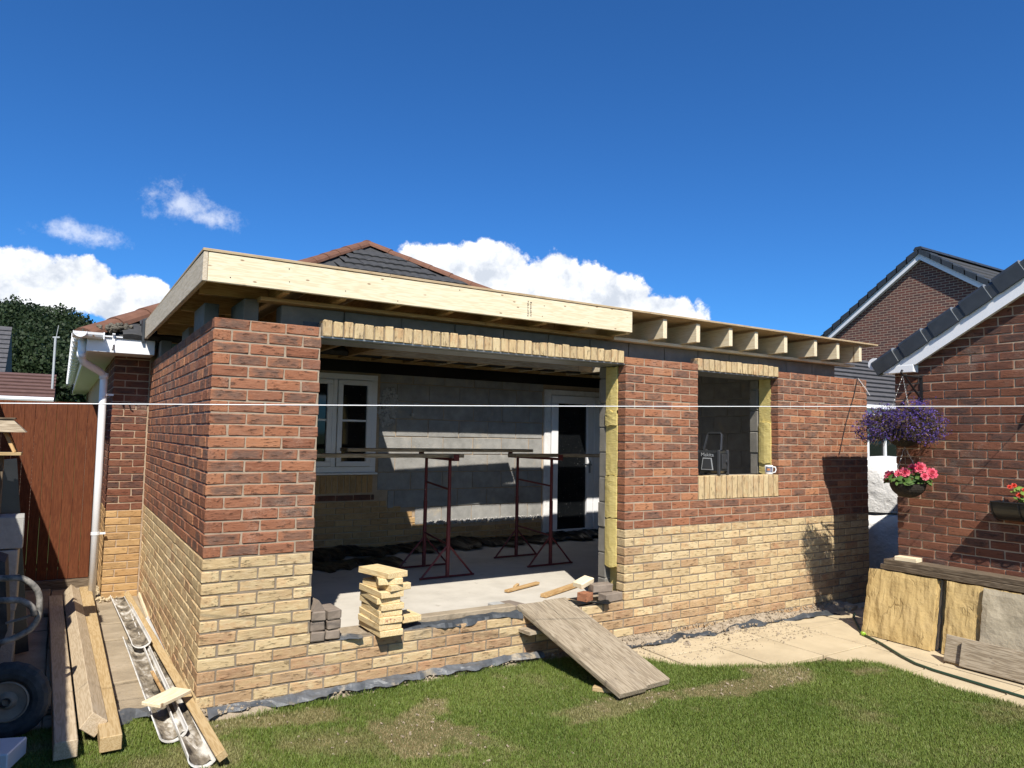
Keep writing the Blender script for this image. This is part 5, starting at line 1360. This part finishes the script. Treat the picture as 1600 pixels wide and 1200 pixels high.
def build_loose():
    random.seed(66)
    # damp-proof membrane along the wall foot
    sheet('plastic_sheet', [(.06, -.012, -.03), (.5, -.012, -.03), (1.3, -.012, -.025), (2.5, -.012, -.02)], .06, 'plastic_sheet', 'grey membrane edge between lawn and left part of the wall foot', 'plastic sheet', lambda t, s: .012 * math.sin(math.pi * s) + .03 * (1 - s), seed=2, wj=.5)
    sheet('plastic_sheet', [(2.85, -.06, -.055), (3.4, -.10, -.055), (4.0, -.10, -.06), (4.8, -.085, -.06), (5.6, -.13, -.06), (6.05, -.2, -.065)], .045, 'dark_membrane', 'dark folded membrane edge along the patio foot of the wall', 'plastic sheet', lambda t, s: (.022 + .022 * math.sin(t * 23) + .012 * math.sin(t * 61)) * math.sin(math.pi * min(1, s * 1.1)), seed=5, wj=.55)
    sheet('plastic_sheet', [(-.42, .30, -.055), (-.2, .28, -.05), (-.02, .24, -.05)], .22, 'plastic_sheet', 'crumpled grey membrane under the old gutters at the lawn edge', 'plastic sheet', lambda t, s: .05 * math.sin(math.pi * s) * (1 - t) + .012, seed=7)
    sheet('plastic_sheet', [(.83, .10, .31), (1.05, .06, .308)], .11, 'plastic_sheet', 'membrane scrap on the sill between pavers and timber stack', 'plastic sheet', lambda t, s: -.05 * max(0, s - .8), seed=9, wj=.2)
    sheet('plastic_sheet', [(1.36, .10, .315), (1.7, .09, .315), (2.05, .08, .32), (2.34, .08, .32)], .085, 'dark_membrane', 'rippled membrane hanging over the sill left of the ramp', 'plastic sheet', lambda t, s: -.03 * max(0, s - .8) / .2 + .010 * math.sin(t * 11) * s, seed=12, wj=.12)
    # mortar droppings between wall and membrane
    mb = MB()
    for k in range(1500):
        x = random.uniform(.0, 6.3); s = abs(random.gauss(0, .0055)) + .003; w_ = .05 if x < 2.6 else .10
        if x < .9: s *= 1.3
        y = -random.random() ** 1.4 * (w_ + (.05 if x > 3 else 0)); z = -.045 + max(0, .045 + y * .45) * (1.0 if x > 2.7 or x < .6 else .5)
        mb.add(*cbox(s * 1.4, s, s, s * .2, s * .15), Matrix.Translation((x, y - .004, z)) @ Euler((random.random() * 3, random.random() * 3, random.random() * 6)).to_matrix().to_4x4())
    vs = []; fs = []; n = 160
    for i in range(n + 1):
        x = 6.4 * i / n; w_ = (.05 + .02 * math.sin(x * 5)) if x < 2.6 else (.11 + .03 * math.sin(x * 3.3)); h = .035 + .02 * math.sin(x * 4.1) + random.uniform(-.006, .006) if (x > 2.7 or x < .9) else .012
        for j, (yy, zz) in enumerate(((.004, h), (-w_ * .35, h * .75), (-w_ * .75, h * .3), (-w_ * 1.1, -.02))): vs.append((x, yy, -.055 + zz + random.uniform(-.005, .005)))
    for i in range(n):
        for j in range(3): a = i * 4 + j; fs.append((a, a + 1, a + 5, a + 4))
    mb.add(vs, fs)
    ob('mortar_droppings', mb, 'rubble', label='sandy mortar droppings heaped along the foot of the wall', cat='rubble', kind='stuff')
    # debris on the patio
    mb = MB()
    for k in range(700):
        s = abs(random.gauss(0, .004)) + .003; mb.add(*cbox(s * 1.4, s, s, s * .2), Matrix.Translation((random.uniform(3.1, 5.3), -.12 - random.random() ** 1.7 * .5, -.067)) @ Euler((random.random(), random.random(), random.random() * 6)).to_matrix().to_4x4())
    for (x, y, s) in ((3.85, -.27, .035), (3.9, -.22, .025), (4.4, -.2, .022), (4.3, -.33, .02)): mb.add(*cbox(s * 1.6, s, s * .8, s * .2, s * .12), Matrix.Translation((x, y, -.06)) @ Euler((.3, .2, s * 60)).to_matrix().to_4x4())
    ob('patio_crumbs', mb, 'rubble', label='mortar crumbs lying on the buff patio flags', cat='rubble', kind='stuff')
    # pavers stacked at the left jamb: two columns of three
    words = {0: 'bottom', 1: 'middle', 2: 'top'}
    for i in range(2):
        for k in range(3):
            m = MB(); m.add(*cbox(.094, .195, .062, .007, .003))
            ob('block_paver', m, 'paver', None, Matrix.Translation((.735 + .102 * i + random.uniform(-.003, .003), .098 + random.uniform(-.008, .004), .338 + .0665 * k)) @ Euler((0, random.uniform(-.03, .03), random.uniform(-.05, .05))).to_matrix().to_4x4(), label='%s grey-brown paver in the %s column beside the brick jamb' % (words[k], ('left', 'right')[i]), cat='paver', group='pavers stacked on the sill')
    m = MB(); m.prism([(-.047, -.03), (.047, -.03), (0.0, .04)], 'y', -.09, .09); ob('broken_paver', m, 'paver', None, Matrix.Translation((.725, .1, .534)) @ Matrix.Rotation(.1, 4, 'Z'), label='broken pointed paver on top of the left paver column', cat='paver', group='pavers stacked on the sill')
    # stack of joist offcuts
    z = .304; ang = [1, 3, 0, -1, 2, -2, 4, 13, -14, 15]
    names = ['lowest', 'second', 'third', 'fourth', 'fifth', 'sixth', 'seventh', 'eighth', 'ninth', 'topmost']
    for k, a in enumerate(ang):
        th = random.uniform(.0415, .044); l = random.uniform(.36, .40)
        cx, cy = 1.205 + random.uniform(-.009, .009), .095 + random.uniform(-.014, .012)
        if k > 6: cx, cy, l = 1.215 + (.018, .022, -.012)[k - 7], .07, .35
        m = MB(); m.add(*cbox(l, .168, th - .001, .003, .0015))
        W = Matrix.Translation((cx, cy, z + th / 2)) @ Matrix.Rotation(R(90 + a), 4, 'Z')
        b = ob('timber_offcut', m, 'pine_gold', None, W, label='%s pale joist offcut from the bottom in the stack on the sill' % names[k] if 0 < k < 9 else '%s pale joist offcut of the stack on the sill' % names[k], cat='timber offcut', group='joist offcuts stacked on the sill')
        if k == 2:        # red pencilled letters on the end grain
            t = MB(); u = Matrix.Translation((-l / 2 - .001, 0, 0))
            def st(y0, y1, z0, z1): t.add(*cbox(.001, abs(y1 - y0), abs(z1 - z0)), u @ Matrix.Translation((0, (y0 + y1) / 2, (z0 + z1) / 2)))
            st(.04, .037, -.01, .01); st(.028, .025, -.01, .01); st(.04, .025, -.0012, .0018); st(.008, .005, .001, .011); st(.012, -.002, .009, .012); st(.006, .002, -.01, -.007); st(-.018, -.022, -.01, -.006); st(-.018, -.03, .001, .004)
            plain('red_crayon', (.35, .03, .03), .7); ob('crayon_mark', t, 'red_crayon', b, W)
        z += th
    beam('timber_offcut', (1.325, .02, .372), (1.325, .26, .372), .155, .042, 'pine', label='single pale offcut on the sill right beside the offcut stack', cat='timber offcut') if False else None
    m = MB(); m.add(*cbox(.2, .15, .042, .003, .0015)); ob('timber_offcut', m, 'pine_gold', None, Matrix.Translation((1.40, .10, .375)) @ Matrix.Rotation(R(95), 4, 'Z'), label='single pale offcut lying on the edging right of the offcut stack', cat='timber offcut')
    m = MB(); m.add(*cbox(1.04, .11, .05, .006, .004)); ob('concrete_edging', m, 'old_flag', None, Matrix.Translation((1.82, .155, .327)) @ Matrix.Rotation(-.015, 4, 'Z'), label='concrete edging length lying along the sill left of the ramp', cat='edging')
    # ramp boards
    a, b = Vector((2.47, .10, .338)), Vector((2.575, -1.02, -.022)); sh = Vector((.263, .036, 0)); upv = (b - a).cross(Vector((-1, -.15, 0)))
    up = Vector((.05, -.33, 1))
    beam('ramp_board', a, b, .262, .042, 'old_board', up=up, ch=.005, jit=.002, label='left weathered board of the ramp down to the lawn', cat='board', group='ramp boards')
    beam('ramp_board', a + sh, b + sh + Vector((.0, .01, 0)), .252, .042, 'old_board', up=up, ch=.005, jit=.002, label='right weathered board of the ramp down to the lawn', cat='board', group='ramp boards')
    for k, x in enumerate((2.27, 2.385)):
        m = MB(); m.add(*cbox(.11, .2, .05, .006, .003)); ob('block_paver', m, 'paver' if k else 'concrete', None, Matrix.Translation((x, .22, .318)) @ Matrix.Rotation(.05 + .12 * k, 4, 'Z'), label='%s flat paver packing under the head of the ramp' % ('right' if k else 'left'), cat='paver')
    m = MB(); m.add(*cbox(.22, .20, .032, .005, .003)); ob('support_block', m, 'old_flag', None, Matrix.Translation((2.42, -.03, .187)) @ Matrix.Rotation(.1, 4, 'Z'), label='grey slip jutting from the wall under the ramp', cat='block')
    beam('packer', (2.42, -.78, -.035), (2.52, -.9, -.035), .05, .03, 'beam_wood', label='small wood packer on the lawn beside the ramp', cat='packer')
    # bits at the right jamb
    def lump(name, mat, size, loc, rot, label, cat): m = MB(); m.add(*cbox(*size, .005, .003)); return ob(name, m, mat, None, Matrix.Translation(loc) @ Euler(rot).to_matrix().to_4x4(), label=label, cat=cat)
    lump('loose_brick', 'paver', (.2, .1, .065), (3.27, .055, .335), (0, 0, .12), 'grey-brown brick on the sill at the right jamb', 'brick')
    lump('loose_brick', 'paver', (.19, .1, .065), (3.22, .13, .403), (.0, .0, -.15), 'broken brick lying on another brick at the right jamb', 'brick')
    m = MB(); m.add(*cbox(.1, .1, .07, .005, .003)); ob('loose_brick', m, 'red_brick', None, Matrix.Translation((3.045, .12, .345)) @ Matrix.Rotation(.3, 4, 'Z'), label='half red brick on the floor edge by the right jamb', cat='brick')
    lump('timber_offcut', 'pine', (.17, .1, .045), (3.09, .2, .445), (.1, -.2, .25), 'pale offcut tilted on the bricks at the right jamb', 'timber offcut')
    lump('timber_offcut', 'pine_orange', (.09, .05, .02), (2.93, .22, .30), (0, 0, .5), 'tiny wood chip beside the half red brick', 'timber offcut')
    sheet('membrane_scrap', [(2.86, .12, .325), (3.0, .06, .305), (3.2, .02, .318)], .09, 'black_sheet', 'torn black membrane scrap below the bricks at the right jamb', 'membrane', lambda t, s: .012 * math.sin(7 * t + 5 * s), seed=15, am=.4)
    # two broken laths on the floor
    beam('floor_lath', (2.83, 1.03, FL + .018), (3.30, 1.2, FL + .022), .05, .022, 'pine_orange', label='left broken lath on the sunlit floor', cat='lath')
    beam('floor_lath', (3.02, .70, FL + .02), (3.60, .95, FL + .025), .065, .03, 'pine_orange', label='right longer broken lath on the sunlit floor', cat='lath')
    beam('floor_lath', (2.98, 1.13, FL + .02), (3.06, 1.19, FL + .03), .03, .02, 'pine_orange', label='small splinter beside the left lath on the floor', cat='lath')
    # black membrane along the foot of the old wall
    sheet('black_membrane', [(1.3, 3.71, FL + .02), (2.6, 3.71, FL + .03), (4.0, 3.71, FL + .03), (6.5, 3.71, FL + .03)], .30, 'black_sheet', 'black membrane heaped along the foot of the old wall indoors', 'membrane', lambda t, s: (.07 + .02 * math.sin(t * 17)) * (1 - s) ** .6 + .010 * math.sin(t * 43 + s * 5) * (1 - s), seed=18, nw=11, wj=.3)
    sheet('black_membrane', [(1.2, 3.4, FL + .01), (2.0, 3.35, FL + .01), (2.6, 3.4, FL + .005)], .55, 'black_sheet', 'wide folds of black membrane on the floor below the old window', 'membrane', lambda t, s: .045 * math.sin(math.pi * s) * (1 + .5 * math.sin(t * 7 + s * 4)) * (1 - t * .6), seed=20, nw=13, wj=.2)

    # trestles and their boards
    def trestle(x0, y0, x1, y1, label):
        t = empty('builders_trestle', ((x0 + x1) / 2, (y0 + y1) / 2, FL), label, 'trestle', 'trestles inside the extension')
        for (x, y) in ((x0, y0), (x1, y1)):
            m = MB(); m.tube([(x, y, FL + .01), (x, y, .95)], .021, 10); ob('leg', m, 'trestle_paint', t)
            m = MB(); m.tube([(x, y, .95), (x, y, 1.42)], .017, 10); ob('inner_tube', m, 'trestle_paint', t)
            m = MB(); m.tube([(x - .31, y, FL + .015), (x + .31, y, FL + .015)], .012, 6); ob('foot_bar', m, 'trestle_paint', t)
            for s in (-1, 1): m = MB(); m.tube([(x + .29 * s, y, FL + .02), (x, y, .56)], .010, 6); ob('brace', m, 'trestle_paint', t)
        for z in (1.14, .58): m = MB(); m.tube([(x0, y0, z - .02), (x1, y1, z + .02)], .011, 8); ob('rung', m, 'trestle_paint', t)
        d = (Vector((x1, y1, 0)) - Vector((x0, y0, 0))).normalized() * .16
        beam('head_bar', (x0 - d.x, y0 - d.y, 1.432), (x1 + d.x, y1 + d.y, 1.432), .06, .028, 'trestle_paint', t)
        for s in (-1, 1): c = (x0 - d.x, y0 - d.y) if s < 0 else (x1 + d.x, y1 + d.y); m = MB(); m.box(c[0] - .03, c[0] + .03, c[1] - .006, c[1] + .006, 1.418, 1.485); ob('board_stop', m, 'trestle_paint', t)
    trestle(2.66, 1.91, 2.70, 2.56, 'left maroon tube trestle below the scaffold boards')
    trestle(4.02, 2.01, 3.985, 2.68, 'right maroon tube trestle in front of the white door')
    beam('scaffold_board', (.9, 1.98, 1.467), (2.80, 1.96, 1.467), .2, .036, 'old_board', label='scaffold board reaching left from the left trestle past the window', cat='board', group='boards on the trestles')
    beam('scaffold_board', (1.75, 2.58, 1.508), (4.12, 2.66, 1.508), .22, .036, 'old_board', label='rear scaffold board spanning both trestles', cat='board', group='boards on the trestles')
    beam('scaffold_board', (3.55, 2.12, 1.467), (5.95, 2.08, 1.467), .2, .036, 'old_board', label='front scaffold board reaching right from the right trestle', cat='board', group='boards on the trestles')

    # radio on the window sill
    rd = empty('site_radio', (4.60, .16, 1.345), 'black jobsite radio with raised handle on the brick window sill', 'radio')
    Wr = Matrix.Translation((4.60, .135, 1.345)) @ Matrix.Rotation(R(16), 4, 'Z')
    def rp(name, mb, mat): return ob(name, mb, mat, rd, Wr)
    m = MB(); m.box(-.10, .10, -.12, .12, .02, .235, ch=.022); rp('case', m, 'black_plastic')
    for sy in (-1, 1):
        for sx in (-1, 1): m = MB(); m.box(sx * .092 - .014, sx * .092 + .014, sy * .112 - .014, sy * .112 + .014, .0, .242, ch=.005); rp('corner_guard', m, 'grey_plastic')
    m = MB(); m.tube([(.0, -.09, .235), (.05, -.075, .385), (.055, -.06, .40), (.055, .06, .40), (.05, .075, .385), (.0, .09, .235)], .015, 8); rp('handle', m, 'black_plastic')
    m = MB(); m.prism([(-.062, .05), (.062, .05), (.045, .165), (-.045, .165)], 'x', -.108, -.1035); g = rp('grille_frame', m, 'silver_print')
    m = MB(); m.prism([(-.052, .06), (.052, .06), (.037, .156), (-.037, .156)], 'x', -.1115, -.1085); rp('speaker_grille', m, 'grey_plastic')
    m = MB(); m.box(-.05, .05, -.127, -.1205, .06, .2, ch=.003); rp('battery_cover', m, 'grey_plastic')
    m = MB(); m.tube([(.045, -.122, .13), (.045, -.138, .13)], .02, 14); rp('dial', m, 'grey_plastic')
    fc = bpy.data.curves.new('lettering', 'FONT'); fc.body = 'Makita'; fc.size = .05; fc.extrude = .0006; fc.align_x = 'CENTER'
    fo = bpy.data.objects.new('lettering', fc); COL.objects.link(fo); dg = bpy.context.evaluated_depsgraph_get(); tm = bpy.data.meshes.new_from_object(fo.evaluated_get(dg)); bpy.data.objects.remove(fo)
    tm.materials.clear(); ob('lettering', tm, 'silver_print', rd, Wr @ Matrix.Translation((-.105, .0, .178)) @ Matrix.Rotation(R(-90), 4, 'Z') @ Matrix.Rotation(R(90), 4, 'X'))
    # mug
    mg = empty('mug', (5.335, .055, 1.345), 'white printed mug at the right end of the window sill', 'mug'); Wm = Matrix.Translation((5.335, .055, 1.344)) @ Matrix.Rotation(R(-40), 4, 'Z')
    m = MB(); m.lathe([(.001, .003), (.036, .0), (.039, .006), (.039, .092), (.0355, .092), (.0355, .012), (.001, .01)], 24); m.smooth = True; ob('cup', m, 'mug_white', mg, Wm)
    m = MB(); m.tube([(.038, 0, .076), (.062, 0, .074), (.07, 0, .048), (.06, 0, .022), (.038, 0, .018)], .006, 8); m.smooth = True; ob('handle', m, 'mug_white', mg, Wm)
    vs = []; fs = []
    for i in range(9): a = math.pi + .5 + 1.9 * i / 8; vs += [(.0396 * math.cos(a), .0396 * math.sin(a), .022), (.0396 * math.cos(a), .0396 * math.sin(a), .08)]
    for i in range(8): fs.append((2 * i, 2 * i + 2, 2 * i + 3, 2 * i + 1))
    m = MB(); m.add(vs, fs); ob('print', m, 'mug_print', mg, Wm)
    vs = [(.0400 * math.cos(math.pi + .9 + .8 * i / 4), .0400 * math.sin(math.pi + .9 + .8 * i / 4), z) for i in range(5) for z in (.04, .06)]
    m = MB(); m.add(vs, [(2 * i, 2 * i + 2, 2 * i + 3, 2 * i + 1) for i in range(4)]); ob('print', m, 'mug_orange', mg, Wm)
    # washing line
    def ray_y(u, v, y): d = CM @ Vector(((u - 800) / FPX, (600 - v) / FPX, -1)); return CP + d * ((y - CP.y) / d.y)
    p0, p1 = Vector((-.953, -.9, 1.793)), Vector((5.75, -2.115, 1.998))
    d = (p1 - p0).normalized(); A = p0 - d * 1.6; B = p1 + d * .125
    m = MB(); n = 40; m.tube([A.lerp(B, i / n) - Vector((0, 0, .012 * math.sin(math.pi * i / n))) for i in range(n + 1)], .0025, 6); m.smooth = True
    ob('washing_line', m, 'rope', label='taut white washing line crossing the whole view', cat='washing line')
    h = MB(); h.tube([(RX - .002, -2.12, 2.05), (RX - .05, -2.12, 2.05), (RX - .06, -2.12, 2.0)], .012, 8); h.box(RX - .012, RX - .001, -2.15, -2.09, 2.01, 2.09); ob('line_hook', h, 'upvc', label='white line hook on the right house wall', cat='hook')
    # thin cable hanging down the far end of the new wall
    m = MB(); m.tube([(6.83, .06, 2.41), (6.78, -.01, 2.405), (6.70, -.012, 2.2), (6.55, -.010, 1.9), (6.42, -.010, 1.55)], .005, 6); ob('cable', m, 'black_plastic', label='thin black cable hanging down the far end of the new wall', cat='cable')
    m = MB(); m.tube([(6.80, .0, 2.405), (6.93, -.02, 2.28), (6.975, -.03, 2.22)], .004, 6); ob('cord', m, 'rope', label='short white cord end hanging at the wall corner', cat='cord')
build_loose()
